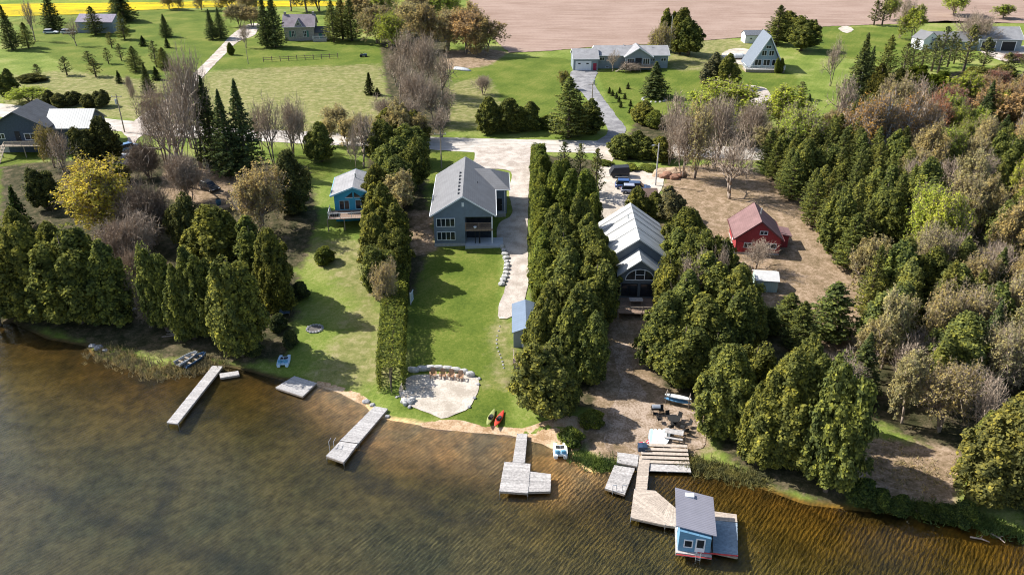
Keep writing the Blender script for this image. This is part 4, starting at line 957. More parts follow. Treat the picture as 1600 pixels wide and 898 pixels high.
def rowboat(u,v,rz,c,label,L=3.4,sc=1.):
    r=root_at('rowboat',u,v,label,'rowboat',rz); m=MB(); out=[];inn=[]
    for i in range(13):
        t=i/12; y=(t-.5)*L; w=.62*(1 if t<.45 else math.cos((t-.45)/.55*1.45)**.7)*sc; zt=.5+.12*t*t
        out.append([(-w,y,zt),(-w*.8,y,.08),(w*.8,y,.08),(w,y,zt),(w-.05,y,zt),(w*.7,y,.13),(-w*.7,y,.13),(-w+.05,y,zt)])
    m.loft(out); m.obj('hull',mat(label.split()[0]+'_boat_hull',c,.45,.12,3),r)
    for yy in(-1,-.1,.8): q=MB(); q.box(-.5*sc,.5*sc,yy,yy+.25,.36,.40); q.obj('bench',m_wood,r)
rowboat(293,563,R(-32),(.45,.46,.47),'grey open rowboat on the weedy left shore',3.0)
rowboat(305,565,R(-32),(.06,.12,.22),'navy open rowboat beside the grey one on the left shore',3.2)
# paddle boards
for i,(u,c,lab) in enumerate(((1018,(.45,.68,.80),'light blue'),(1023,(.80,.80,.76),'white with red edge'),(1029,(.78,.76,.66),'cream'),(1035,(.62,.78,.78),'pale turquoise'),(1041,(.76,.80,.80),'white, rightmost'))):
    r=root_at('paddle_board',u,687,lab+' paddle board leaning in the row above the wooden steps','paddle board',R(-8-3*i)); r.location.z+=.25
    m=MB(); pts=[]
    for k in range(24):
        a=k*math.pi/12; pts.append((.33*math.copysign(abs(math.cos(a))**.7,math.cos(a)),1.35*math.sin(a),.14*math.sin(a)**2))
    m.prism(pts,(0,0,.09)); m.obj('board',mat('board_'+lab.split()[0],c,.35,.05),r)
    if i==1: m=MB(); m.tube((.3,-1,.12),(.33,1,.14),.03,n=4); m.obj('edge_stripe',mat('red_rail',(0,0,0)),r)
# life jackets / red float
for u,v,l in((1003,694,'left'),(1014,691,'right')):
    r=root_at('life_jacket',u,v,'red life jacket lying by the paddle boards, '+l+' one','life jacket',R(30)); m=MB()
    m.loft([[(.30*k*math.cos(a),.38*k*math.sin(a),z+.04*math.sin(3*a)) for a in [j*math.pi/5 for j in range(10)]] for k,z in((.9,0),(1,.08),(.6,.17))]); m.obj('jacket',mat('red_cloth',(.55,.03,.07),.8),r); q=MB(); q.box(-.3,.3,-.05,.05,.17,.19); q.obj('strap',m_white,r)
# Adirondack chairs
def adirondack(p,rz,label,group,m_=None):
    r=thing('adirondack_chair',p,label,'chair',rz,group); mw=m_ or mat('cedar_slats',(.33,.19,.11),.7,.2,5,island=.15)
    m=MB()
    for i in range(5): m.box(-.28,.28,-.32+i*.12,-.22+i*.12,.36-i*.025,.385-i*.025)
    m.obj('seat',mw,r); m=MB()
    for i in range(5):
        x=-.26+i*.115; h=.92+.08*math.cos((i-2)*.7); m.prism([(x,.22,.26),(x+.1,.22,.26),(x+.1,.5,h),(x,.5,h)],(0,.03,0))
    m.obj('backrest',mw,r)
    for s in(-1,1):
        m=MB(); m.box(s*.36-.07,s*.36+.07,-.38,.32,.55,.58); m.obj('armrest',mw,r)
        m=MB(); m.box(s*.33-.03,s*.33+.03,-.36,-.28,0,.55); m.obj('leg',mw,r)
        m=MB(); m.box(s*.33-.03,s*.33+.03,.2,.28,0,.55); m.obj('leg',mw,r)
    return r
for i,(u,v) in enumerate(((677,589),(692,590),(705,591),(719,593))):
    p=W(u,v); p.z+=.07; adirondack(p,R([6,2,-3,-6][i]),['leftmost','second from left','third from left','rightmost'][i]+' brown slatted chair in the row on the sand pit','chairs on the sand pit')
# stones
def rock(r_,name_,rs,sx,sy,sz,m_,loc=(0,0,0),parent=None,rough=.18,sub=2):
    b=bmesh.new(); bmesh.ops.create_icosphere(b,subdivisions=sub,radius=1)
    import mathutils
    off=Vector((rs.uniform(0,50),rs.uniform(0,50),0))
    for v in b.verts:
        n=mathutils.noise.noise(v.co*1.3+off); v.co*=1+rough*2*n; v.co=Vector((math.copysign(abs(v.co.x)**.75,v.co.x)*sx,math.copysign(abs(v.co.y)**.75,v.co.y)*sy,math.copysign(abs(v.co.z)**.75,v.co.z)*sz))+Vector(loc)
    me=bpy.data.meshes.new(name_); b.to_mesh(me); b.free(); me.materials.append(m_)
    o=bpy.data.objects.new(name_,me); col.objects.link(o); 
    if parent: o.parent=parent
    return o
m_lime=mat('limestone',(.44,.43,.41),.9,.25,3,bump=.4); m_frock=mat('field_rock',(.34,.33,.33),.9,.35,4,bump=.4)
rr=random.Random(9)
for u,v,w in((646,580,.75),(660,578,.75),(673,577,.7),(686,577,.7),(699,578,.65),(712,580,.65),(724,583,.6),(735,587,.6)):
    p=W(u,v); o=rock(rr,'limestone_block',rr,w,.35,.38,m_lime,rough=.10); o.location=p+Vector((0,0,.25)); o.rotation_euler=(0,0,R(rr.uniform(-12,5))); tag(o,'pale limestone block behind the sand pit chairs','rock','limestone blocks behind the chairs')
for i in range(11):
    t=i/10; u=780+8*math.sin(t*3)-t*2+2; v=387+t*58; p=W(u+3,v); o=rock(rr,'limestone_block',rr,rr.uniform(.35,.55),rr.uniform(.4,.6),rr.uniform(.25,.4),m_lime,rough=.2); o.location=p+Vector((0,0,.2)); o.rotation_euler=(0,0,rr.uniform(-.4,.4)); tag(o,'pale limestone block beside the house drive','rock','limestone blocks beside the drive')
for u,v in((747,601),(749,592),(741,622),(733,636),(640,636),(628,628)):
    p=W(u,v); o=rock(rr,'edging_stone',rr,.22,.22,.14,m_frock); o.location=p+Vector((0,0,.08)); tag(o,'small stone on the rim of the sand pit','rock','stones on the sand pit rim')
def ring(name,u,v,R_,n,label,m_):
    r=root_at(name,u,v,label,'fire pit')
    for i in range(n): a=i*2*math.pi/n; rock(rr,'ring_stone',rr,.2,.17,.16,m_,(R_*math.cos(a),R_*math.sin(a),.08),r,.2,1)
    m=MB(); m.prism([(R_*.85*math.cos(a),R_*.85*math.sin(a),.03) for a in [k*math.pi/8 for k in range(16)]],(0,0,.03)); m.obj('ash_bed',mat('ash',(.12,.11,.10),.95),r)
ring('fire_pit',492,514,1.0,16,'ring of grey stones on the shaded left lawn',m_frock)
r=root_at('rock_pile',639,629,'heap of white grey rocks at the lower left of the sand pit','rocks')
for i in range(9): rock(rr,'boulder',rr,rr.uniform(.25,.45),rr.uniform(.2,.4),rr.uniform(.2,.35),m_lime,(rr.uniform(-.6,.6),rr.uniform(-.5,.5),.15+.1*rr.random()),r,.2)
r=root_at('rock_pile',632,617,'loose scatter of broken branches and stones above the white rock heap','rocks')
for i in range(9): rock(rr,'boulder',rr,rr.uniform(.1,.22),rr.uniform(.1,.2),.1,m_lime,(rr.uniform(-.9,.9),rr.uniform(-.6,.6),.06),r,.2,1)
for k in range(12):
    u,v=[(776,537),(777,543),(779,549),(781,554),(783,559),(785,565),(786,570),(787,575),(776,531),(777,525),(779,517),(781,510)][k]; p=W(u,v); o=rock(rr,'edging_stone',rr,rr.uniform(.08,.15),rr.uniform(.1,.18),.07,m_frock); o.location=p+Vector((0,0,.05)); tag(o,'small pale stone edging the right of the lawn','rock','lawn edging stones')
for u,v,s in((155,543,.6),(145,540,.5),(165,547,.4),(572,627,.45),(582,632,.35),(595,647,.3),(605,650,.3),(210,482,.3)):
    p=W(u,v+1); o=rock(rr,'shore_boulder',rr,s,s*.8,s*.6,m_frock); o.location=p+Vector((0,0,.05)); tag(o,'grey boulder at the left water edge','rock','boulders at the left water edge')
for i in range(26):
    u=1015+i*2.2; v=728+.12*i+rr.uniform(-1,1); p=W(u,v); s=rr.uniform(.16,.3); o=rock(rr,'shore_stone',rr,s,s,s*.7,m_lime,sub=1); o.location=p; tag(o,'rounded stone below the wide wooden steps','rock','bank stones below the steps')
r=root_at('stone_ring',1022,156,'ring of pale stones around the ranch house spruce','rocks')
for i in range(16): a=i*math.pi/8; rock(rr,'ring_stone',rr,.3,.3,.25,m_lime,(2.9*math.cos(a),2.6*math.sin(a),.1),r,.2,1)
r=root_at('wood_chip_heap',1045,276,'orange brown heap of wood chips and brush behind the parking yard','heap')
for i,(x,y,s,mm) in enumerate(((-1.5,.8,1.4,0),(.5,1.2,1.6,0),(1.6,.2,1.1,1),(-.4,-.2,1.2,1),(2.2,1.4,1.2,0),(.8,-1.0,.9,1))): rock(rr,'mound',rr,s*1.1,s,s*.6,mat('chips_%s'%('pale','red')[mm],((.42,.30,.20),(.26,.14,.09))[mm],.95,.35,7,bump=.8),(x,y,.2),r,.25,3)
# dining set on patio
def round_table(u,v,rad,m_,label,h=.72):
    r=root_at('patio_table',u,v,label,'table',dz=.08); m=MB(); m.tube((0,0,h-.04),(0,0,h),rad,n=20); m.obj('table_top',m_,r); m=MB(); m.tube((0,0,0),(0,0,h-.04),.05,n=6); m.tube((0,0,0),(0,0,.05),rad*.5,n=10); m.obj('pedestal',m_black,r)
round_table(1052,662,.7,m_black,'black round table on the lakeside patio, nearer the cedars')
def patio_chair(u,v,rz,label,group='black patio chairs'):
    r=root_at('patio_chair',u,v,label,'chair',rz,group,dz=.08); m=MB(); m.box(-.25,.25,-.25,.25,.42,.46); m.obj('seat',m_black,r); m=MB(); m.prism([(-.25,.24,.46),(.25,.24,.46),(.25,.34,.95),(-.25,.34,.95)],(0,.03,0)); m.obj('backrest',m_black,r)
    for sx in(-.22,.22):
        for sy in(-.22,.22): m=MB(); m.tube((sx,sy,0),(sx,sy,.42),.02,n=4); m.obj('leg',m_black,r)
CHAIRS=[(1024,652,80),(1030,660,100),(1044,655,20),(1047,672,200),(1060,657,-40),(1066,672,240),(1075,668,-70),(1070,678,200),(1033,646,0)]
for i,(u,v,a) in enumerate(CHAIRS): patio_chair(u,v,R(a),'black metal chair on the lakeside patio')
r=root_at('charcoal_grill',1024,646,'black and white grill cart at the corner of the patio','grill'); m=MB(); m.box(-.5,.5,-.3,.3,.7,.95); m.obj('body',m_black,r); m=MB(); m.loft([[(x,.3*math.cos(a),.95+.28*math.sin(a)) for a in [k*math.pi/8 for k in range(9)]] for x in(-.45,.45)]); m.obj('lid',m_metal,r)
for sx in(-.45,.45):
    for sy in(-.25,.25): m=MB(); m.tube((sx,sy,0),(sx,sy,.7),.03,n=4); m.obj('leg',m_black,r)
r=root_at('picnic_table',1052,684,'grey wooden picnic table right of the paddle boards','table',R(-15),dz=.1); m=MB()
for i in range(5): m.box(-1,1,-.4+i*.16,-.26+i*.16,.72,.76)
m.obj('table_top',m_deckg,r)
for s in(-1,1): m=MB(); m.box(-1,1,s*.75-.13,s*.75+.13,.42,.46); m.obj('bench',m_deckg,r)
for s in(-.7,.7):
    m=MB(); m.tube((s,-.75,0),(s,-.2,.72),.05,n=4); m.tube((s,.75,0),(s,.2,.72),.05,n=4); m.tube((s,-.75,.4),(s,.75,.4),.04,n=4); m.obj('leg',m_wood,r)
r=root_at('canoe_rack',1058,632,'dark timber rack holding boards under the cedars behind the patio','rack',R(-20)); m=MB()
for x in(-1.3,1.3):
    for y in(-.4,.4): m.tube((x,y,0),(x,y,1.6),.06,n=4)
    for z in(.5,1.0,1.5): m.tube((x,-.4,z),(x,.4,z),.05,n=4)
m.obj('frame',m_wood,r)
for z,c in((.56,(.12,.3,.5)),(1.06,(.6,.62,.6))): m=MB(); m.prism([(1.5*math.cos(a),.32*math.sin(a),z) for a in [k*math.pi/10 for k in range(20)]],(0,0,.1)); o=m.obj('rack_board',mat('rackb%d'%int(z*100),c),r)
# Muskoka items left lawn
r=root_at('garden_bench',445,493,'blue grey bench in the shade left of the stone ring','bench',R(15)); m=MB(); m.box(-.7,.7,-.25,.25,.42,.47); m.obj('seat',mat('blue_paint',(.12,.18,.26)),r); m=MB(); m.prism([(-.7,.25,.47),(.7,.25,.47),(.7,.35,.95),(-.7,.35,.95)],(0,.04,0)); m.obj('backrest',mat('blue_paint',(0,0,0)),r)
for sx in(-.6,.6):
    for sy in(-.2,.2): m=MB(); m.tube((sx,sy,0),(sx,sy,.42),.03,n=4); m.obj('leg',m_wood,r)
r=root_at('lattice_gate',644,472,'pale blue gate leaf at the head of the clipped hedge','gate',R(80)); m=MB()
for i in range(7): m.box(-.6+i*.19,-.46+i*.19,-.02,.02,.1,1.7)
m.obj('panel',mat('pale_blue_paint',(.5,.6,.68)),r); m=MB(); m.box(-.65,.75,-.05,.05,.2,.28); m.box(-.65,.75,-.05,.05,1.5,1.58); m.box(-.75,-.65,-.06,.06,0,1.9); m.obj('frame',m_white,r)
# vehicles
def car(u,v,rz,c,label,L=4.6,Wd=1.85,H=1.55,pickup=False,z=0):
    r=root_at('parked_car',u,v,label,'car',rz,dz=z+.03); pm=mat('paint_%d_%d_%d'%tuple(int(x*100) for x in c),c,.3,.04,1,spec=.6)
    m=MB(); h=Wd/2; b=.95 if H>1.6 else .85
    prof=[(-L/2,.35),(-L/2+.05,b-.15),(-L/2+.25,b),(L/2-.9,b-.04),(L/2-.15,b-.22),(L/2,.55),(L/2-.05,.3)]
    rings=[]
    for y,k in((-h,.92),(-h+.12,1),(h-.12,1),(h,.92)): rings.append([(x*(.985 if abs(y)==h else 1),y,(z_-.3)*k+.3) for x,z_ in prof])
    m.loft(rings); m.obj('body',pm,r)
    g0,g1,g2,g3=(-L/2+.12,-L/2+.55,L*.06,L*.22) if not pickup else (-L*.08,-L*.02,L*.14,L*.27)
    m=MB(); m.loft([[(g0,-h+.1,b-.02),(g3,-h+.1,b-.05),(g3,h-.1,b-.05),(g0,h-.1,b-.02)],[(g1,-h+.28,H-.06),(g2,-h+.28,H-.06),(g2,h-.28,H-.06),(g1,h-.28,H-.06)]]); m.obj('windows',m_glass,r)
    m=MB(); m.loft([[(g1-.02,-h+.26,H-.06),(g2+.04,-h+.26,H-.06),(g2+.04,h-.26,H-.06),(g1-.02,h-.26,H-.06)],[(g1+.1,-h+.36,H),(g2-.1,-h+.36,H),(g2-.1,h-.36,H),(g1+.1,h-.36,H)]]); m.obj('roof_panel',pm,r)
    for x in(-L/2+.85,L/2-.85):
        for s in(-1,1):
            m=MB(); m.tube((x,s*(h-.22),.32),(x,s*(h+.01),.32),.33,n=14); w=m.obj('wheel',m_black,r); m=MB(); m.tube((x,s*(h-.0),.32),(x,s*(h+.025),.32),.19,n=10); m.obj('rim',m_metal,w)
    for s in(-1,1):
        m=MB(); m.box(L/2-.12,L/2-.02,s*(h-.35)-.18,s*(h-.35)+.18,.52,.66); m.obj('headlight',m_white,r)
        m=MB(); m.box(-L/2-.02,-L/2+.1,s*(h-.22)-.1,s*(h-.22)+.1,.6,.78); m.obj('taillight',mat('tail_red',(.3,.02,.02),.3),r)
    return r
car(328,296,R(-38),(.02,.022,.028),'black hatchback parked on leaf litter under the bare trees',4.5)
car(184,250,R(48),(.55,.58,.62),'silver car parked on the drive behind the yellow maple',4.6)
car(204,234,R(48),(.10,.20,.36),'blue car parked nearer the road on the left drive',4.3)
car(980,294,R(-5),(.04,.09,.24),'blue car at the left of the gravel parking yard',4.5,H=1.65)
car(997,297,R(-8),(.05,.08,.15),'dark blue car right of the blue one in the parking yard',4.5)
car(988,301,R(-5),(.32,.34,.42),'grey car in front of the two blue cars',4.2)
car(80,53,R(8),(.66,.68,.70),'white car parked beyond the upper left meadow, left one',4.7)
car(107,53,R(3),(.62,.64,.66),'white car parked beyond the upper left meadow, right one',4.7)
# covered trailer
r=root_at('cargo_trailer',968,276,'black covered trailer parked at the back of the parking yard','trailer',R(2)); m=MB(); m.loft([[(-1.9,-1,.5),(1.7,-1,.5),(1.7,1,.5),(-1.9,1,.5)],[(-1.9,-1,1.0),(1.7,-1,1.0),(1.7,1,1.0),(-1.9,1,1.0)],[(-1.2,-.85,2.0),(1.6,-.85,2.1),(1.6,.85,2.1),(-1.2,.85,2.0)]]); m.obj('body',mat('black_paint',(.03,.03,.035),.4),r)
for s in(-1,1): m=MB(); m.tube((0,s*.98,.35),(0,s*1.15,.35),.34,n=12); m.obj('wheel',m_black,r)
m=MB(); m.tube((-1.9,0,.5),(-3,0,.45),.05,n=5); m.obj('tow_bar',m_metal,r)
m=MB(); m.box(-1.0,1.4,-1.35,-1.03,.42,.5); m.obj('step_board',m_metal,r)
# mower
r=root_at('riding_mower',568,89,'dark blue riding mower on the farmhouse lawn','mower',R(5)); m=MB(); m.loft([[(-.9,-.45,.35),(1.1,-.45,.35),(1.1,.45,.35),(-.9,.45,.35)],[(-.9,-.4,.7),(1.0,-.35,.95),(1.0,.35,.95),(-.9,.4,.7)]]); m.obj('body',mat('mower_paint',(.06,.09,.13),.4),r)
m=MB(); m.box(-.6,-.1,-.28,.28,.8,.9); m.prism([(-.65,-.28,.85),(-.65,.28,.85),(-.75,.28,1.4),(-.75,-.28,1.4)],(.08,0,0)); m.obj('seat',m_black,r)
m=MB(); m.tube((.3,0,.9),(.1,0,1.25),.03,n=5); m.tube((.1,0,1.25),(.08,0,1.27),.2,n=12); m.obj('steering_wheel',m_black,r)
for x,q in((-.7,.4),(.8,.28)):
    for s in(-1,1): m=MB(); m.tube((x,s*.5,q),(x,s*.72,q),q,n=12); m.obj('wheel',m_black,r)
# blue barrel, white table, bonfire, upturned boat
r=root_at('rain_barrel',342,320,'dark blue barrel beside the tan roofed shed','barrel'); m=MB(); m.loft([[(k*math.cos(a),k*math.sin(a),z) for a in [j*math.pi/7 for j in range(14)]] for k,z in((.36,0),(.45,.3),(.47,.55),(.45,.8),(.36,1.1))]); m.obj('body',mat('barrel_blue',(.04,.12,.18),.4),r,True); m=MB(); m.tube((0,0,1.1),(0,0,1.14),.38,n=14); m.obj('lid',m_black,r)
r=root_at('upturned_boat',723,110,'grey upturned boat at the edge of the grey wood','boat',R(-30)); m=MB(); m.loft([[(x,w*math.cos(a),.05+hh_*math.sin(a)) for a in [k*math.pi/8 for k in range(9)]] for x,w,hh_ in((-2.6,.9,.7),(-1,1.0,.8),(.8,.95,.75),(2,.6,.5),(2.8,.1,.2))]); m.obj('hull',mat('old_hull',(.42,.44,.46),.6,.2),r,True); m=MB(); m.box(-2.4,2.2,-.05,.05,.80,.88); m.obj('keel',m_wood,r)
r=root_at('log_pile',270,0+522,'scatter of pale driftwood logs under the left shore cedars','logs'); m=MB()
for i in range(6): m.tube((rr.uniform(-2,0),rr.uniform(-1,1),.12),(rr.uniform(0,2),rr.uniform(-1,1),.15),.1,.08,7)
m.obj('log',m_barkg,r)
for i,(u,v,a,L) in enumerate(((1385,768,60,1.6),(1411,788,30,1.2),(1372,780,100,1.0),(1530,845,-25,1.6),(1558,842,-60,1.4),(1330,715,20,1.5))):
    p=W(u,v); r=thing('driftwood_log',(p.x,p.y,max(p.z,.02)),'pale driftwood log at the right shore','log',R(a),'driftwood at the right shore'); m=MB(); m.tube((-L/2,0,.06),(L*.1,.1,.12),.09,.08,7); m.tube((L*.1,.1,.12),(L/2,0,.1),.08,.04,7); m.tube((0,.05,.1),(.2,.4,.3),.04,.02,5); m.obj('stem',m_barkg,r)
# poles
def pole(u,v,vt,label,arm=False,lamp=False,name='utility_pole',rad=.15,mm=None):
    p=W(u,v); h=hz(p.y,vt)-p.z; r=thing(name,p,label,'pole'); m=MB(); m.tube((0,0,-.5),(0,0,h),rad,rad*.65,9); m.obj('pole',mm or m_wood,r)
    if arm: m=MB(); m.box(-1.1,1.1,-.06,.06,h-.7,h-.58); m.obj('cross_arm',m_wood,r); m=MB(); [m.tube((x,0,h-.58),(x,0,h-.38),.06,.05,6) for x in(-1,0,1)]; m.obj('insulator',m_white,r)
    if lamp: m=MB(); m.tube((0,0,h-.5),(-.9,-.2,h-.2),.04,n=5); m.tube((-.9,-.2,h-.3),(-1.3,-.3,h-.3),.16,.1,8); m.obj('lamp_head',m_metal,r)
    return r,Vector((p.x,p.y,p.z+h))
r1_,a1=pole(195,207,147,'tall wooden utility pole beside the left road junction',True)
m=MB(); m.tube((-.35,0,6.2),(-.35,0,7.3),.25,n=10); m.obj('transformer',m_metal,r1_)
r2_,a2=pole(690,262,205,'wooden utility pole on the lawn behind the slate grey house',True)
pole(1024,290,224,'tall lone pole with lamp in the gravel parking yard',lamp=True,mm=mat('pale_pole',(.45,.43,.42)))
r4_,a4=pole(925,158,128,'utility pole with grey transformer beside the paved ranch driveway',True)
m=MB(); m.tube((.3,0,4.2),(.3,0,5.2),.25,n=10); m.obj('transformer',m_metal,r4_)
pole(388,100,62,'slim pole on the meadow left of the rail fence',rad=.1)
pole(1045,92,25,'thin lattice antenna mast among the ranch house cedars',name='antenna_mast',rad=.12,mm=m_metal)
pole(1341,150,96,'slim white mast in front of the tall dark spruce',name='flag_pole',rad=.14,mm=m_white)
def wire(a,b,label):
    m=MB(); n=16; q=None
    for i in range(n+1):
        t=i/n; p=a.lerp(b,t)-Vector((0,0,4*t*(1-t)*1.2))
        if q is not None: m.tube(q,p,.012,n=3,cap=False)
        q=p
    o=m.obj('overhead_wire',m_black); tag(o,label,'wire')
wire(a1,Vector((-170,190,13)),'thin overhead wire running left from the junction pole')
wire(a2,a4,'thin overhead wire crossing the road towards the ranch driveway pole')
# rail fence
p0=W(412,97);p1=W(528,91)
r=thing('rail_fence',p0,'brown post and rail fence in front of the stone farmhouse','fence'); d=p1-p0; n=10
for i in range(n):
    a=d*(i/(n-1)); m=MB(); m.tube(a+Vector((0,0,-.3)),a+Vector((0,0,1.5)),.12,n=6); m.obj('post',m_deckb,r)
for z in(.6,1.15): m=MB(); m.tube(Vector((0,0,z)),d+Vector((0,0,z)),.07,n=5); m.obj('rail',m_deckb,r)
# clipped hedge
def hedge(name,px,Wd,H,label,seed,dn=650):
    rs=np.random.RandomState(seed); P=[W(u,v) for u,v in px]; r=thing(name,P[0],label,'hedge'); o=P[0]
    V=[];Q=[];parts=[]
    for a,b in zip(P[:-1],P[1:]):
        L=(b-a).length; d=(b-a)/L; nrm=Vector((-d.y,d.x,0)); n=int(L*dn)
        s=rs.uniform(0,L,n); g=rs.uniform(0,1,n)*(2*H+Wd); bul=(.12*np.sin(s*1.3+seed)+.10*np.sin(s*3.1))*(2.6 if H>4 else 1.2)
        off=np.where(g<H,-Wd/2,np.where(g<H+Wd,g-H-Wd/2,Wd/2)); zz=np.where(g<H,g,np.where(g<H+Wd,H,2*H+Wd-g))
        rnd=1-.25*np.clip((zz-H+.5)/.5,0,1)*np.where((g>=H)&(g<H+Wd),0,1)
        off=off*(rnd+bul*.3)*rs.uniform(.8,1.05,n); zz=zz*(rs.uniform(.90,1.04,n))+bul*.5*(zz>H*.8)
        pts=np.array(a-o)[None]+s[:,None]*np.array(d)[None]+off[:,None]*np.array(nrm)[None]; pts[:,2]+=zz
        N=np.where((g<H)[:,None],-np.array(nrm)[None],np.where((g<H+Wd)[:,None],np.array([[0,0,1.]]),np.array(nrm)[None]))
        parts.append((*cards(rs,pts,N+0,.13,.7,.5),0))
    V,Q,M=join(parts); me=npmesh('hedge_foliage',V,Q,[L_con],M); f=bpy.data.objects.new('foliage',me); col.objects.link(f); f.parent=r; f.color=(.155,.185,.05,1)
    m=MB()
    for a,b in zip(P[:-1],P[1:]):
        k=int((b-a).length/.9)
        for i in range(k): p=a.lerp(b,i/k)-o; m.tube(p+Vector((0,0,-.2)),p+Vector((rs.uniform(-.2,.2),0,H*.8)),.07,.03,5)
    m.obj('stems',m_bark,r)
hedge('clipped_hedge',[(612,612),(613,570),(616,520),(619,475),(622,440),(626,412)],3.2,3.5,'long clipped cedar hedge between the left lawn and the sand pit lawn',4)
hedge('clipped_hedge',[(841,258),(841,310),(843,370),(845,430),(849,495)],2.6,4.3,'tall cedar hedge wall along the right side of the house drive',6,1100)
# weeds along the water line
def weeds(name,px,n,label,c,seed,spread=1.,size=.3):
    rs=np.random.RandomState(seed); P=[W(u,v) for u,v in px]; segs=list(zip(P[:-1],P[1:])); pts=[]
    for i in range(n):
        a,b=segs[rs.randint(len(segs))]; p=a.lerp(b,rs.rand()); x=p.x+rs.normal(0,spread);y=p.y+rs.normal(0,spread*.7); z=hgt(x,y)
        if z>-.12: pts.append((x,y,max(z,0)))
    A=np.array(pts); k=5; A=np.repeat(A,k,0)+rs.normal(0,.12,(len(pts)*k,3))*[1,1,0]; B=A+np.stack([rs.normal(0,.18,len(A)),rs.normal(0,.18,len(A)),rs.uniform(.15,1,len(A))*size*2],1)
    V,Q=ribbons(rs,A,B,.035); me=npmesh(name,V,Q,[L_dec]); o=bpy.data.objects.new(name,me); col.objects.link(o); o.color=(*c,1); tag(o,label,'weeds',None,'stuff')
weeds('shore_weeds',[(155,548),(200,566),(250,584),(300,575),(330,570)],1100,'tan and green weeds along the left water edge',(.25,.21,.12),1,1.1)
weeds('shore_weeds',[(1060,722),(1120,735),(1190,755)],700,'green weeds on the bank right of the wooden steps',(.20,.19,.08),2,.8)
weeds('shore_weeds',[(900,712),(935,728),(955,728)],450,'dark green weeds between the pedal boat and the ramp',(.12,.17,.05),3,.6)
weeds('shore_weeds',[(1390,792),(1450,800),(1530,820),(1600,838)],900,'green reeds along the dark right shore',(.16,.22,.07),4,.7)
weeds('meadow_tussocks',[(1350,700),(1480,760)],300,'straw tussocks on the brown right clearing',(.40,.32,.18),6,3,.15)
r=root_at('covered_trailer_boat',1152,92,'white tarp covered boat beside the A-frame house','boat',R(5)); m=MB(); m.loft([[(x,w_*math.cos(a),.5+h_*math.sin(a)) for a in [k*math.pi/8 for k in range(9)]] for x,w_,h_ in((-3.4,1.1,.8),(-1,1.3,1.2),(1.2,1.25,1.1),(3,.5,.5))]); m.obj('tarp',mat('white_tarp',(.6,.6,.6),.6,.1),r)
for x in(-1.6,1.4): m=MB(); m.box(x-.1,x+.1,-1,1,-.1,.5); m.obj('cradle',m_wood,r)
sheet('bare_ground_patch',[(1128,84),(1150,76),(1176,80),(1168,100),(1140,98)],m_sand,.06,.25)
sheet('bare_ground_patch',[(1310,45),(1322,41),(1334,47),(1322,52)],m_sand,.06,.2)
# ================= PLANTING =================
YEL=(.48,.40,.07);TAN=(.38,.32,.15);ORG=(.40,.28,.14);RED=(.30,.14,.10);LIM=(.33,.38,.06);DK=(.12,.13,.055);GRY=(.15,.15,.09)
A='big cedar in the dark row along the left shore'; AG='cedars along the left shore'
for l in [
 ('cedar',15,505,330,62),('cedar',66,515,345,85),('cedar',128,525,352,105),('cedar',178,520,372,75),('cedar',262,528,372,58),('cedar',304,540,385,58),('cedar',338,545,392,62),('cedar',380,572,388,88),
 ('cedar',350,468,318,95),('cedar',405,480,340,85),('cedar',436,498,352,62),('cedar',100,460,345,70),('cedar',45,430,322,55)]: T(*l,A,AG)
T('cedar',295,400,300,52,'narrow cedar standing behind the left shore row beside grey brush',None,DK)
T('cedar',75,335,256,46,'dark cedar in front of the wooden stair of the dark house',None,DK)
T('young',36,358,290,34,'small dark spruce left of the dark house cedar at lawn edge')
T('leafy',165,395,258,118,'bright yellow flowering maple above the left shore cedars',None,YEL)
T('thicket',245,400,292,95,'grey brown leafless thicket right of the yellow maple')
T('thicket',212,440,340,90,'brown bushy thicket between the yellow maple and shore cedars')
T('thicket',300,330,245,60,'low leafless brush under the tall bare trees near the black car')
T('thicket',235,290,225,60,'pinkish leafless brush beside the parked silver car')
T('bare',105,285,200,58,'grey leafless tree in front of the dark metal roofed house')
T('cedar',170,262,180,46,'dark cedar directly behind the dark house left of parked cars',None,DK)
T('cedar',138,270,196,44,'cedar close against the right wall of the dark house',None,DK)
T('budding',85,262,196,40,'yellowish budding tree touching the dark house roof')
T('bush',190,290,255,30,'green bush left of the parked silver car')
T('budding',412,368,262,92,'pale yellow budding tree right of the tan shed roof',None,TAN)
T('cedar',458,345,232,58,'dark cedar left of the blue cottage',None,DK)
T('cedar',440,318,262,40,'dark cedar between the blue cottage and pale yellow tree',None,DK)
for u,vb,vt,w,l in((338,262,118,50,'leftmost'),(362,276,140,52,'middle'),(388,272,124,58,'rightmost')): T('spruce',u,vb,vt,w,l+' of the three tall dark spruces by the road')
for u,vb,vt,w in((292,292,112,95),(262,265,135,70),(314,262,78,72),(300,232,130,60)): T('bare',u,vb,vt,w,'tall leafless tree in the clump by the lane junction','leafless trees by the lane junction')
for u,vb,vt,w in((428,256,148,66),(458,246,150,60),(410,240,160,40),(475,235,165,45)): T('bare',u,vb,vt,w,'slim leafless tree between the dark spruces and the cottage road','leafless trees by the cottage road')
T('cedar',503,262,188,48,'round cedar by the road above the blue cottage')
T('bare',568,262,178,60,'thin tree with sparse buds above the blue cottage roof')
T('budding',545,240,185,45,'pale budding shrub-like tree at the roadside above the blue cottage',None,TAN)
T('bare',556,265,200,30,'slim leafless sapling close to the blue cottage')
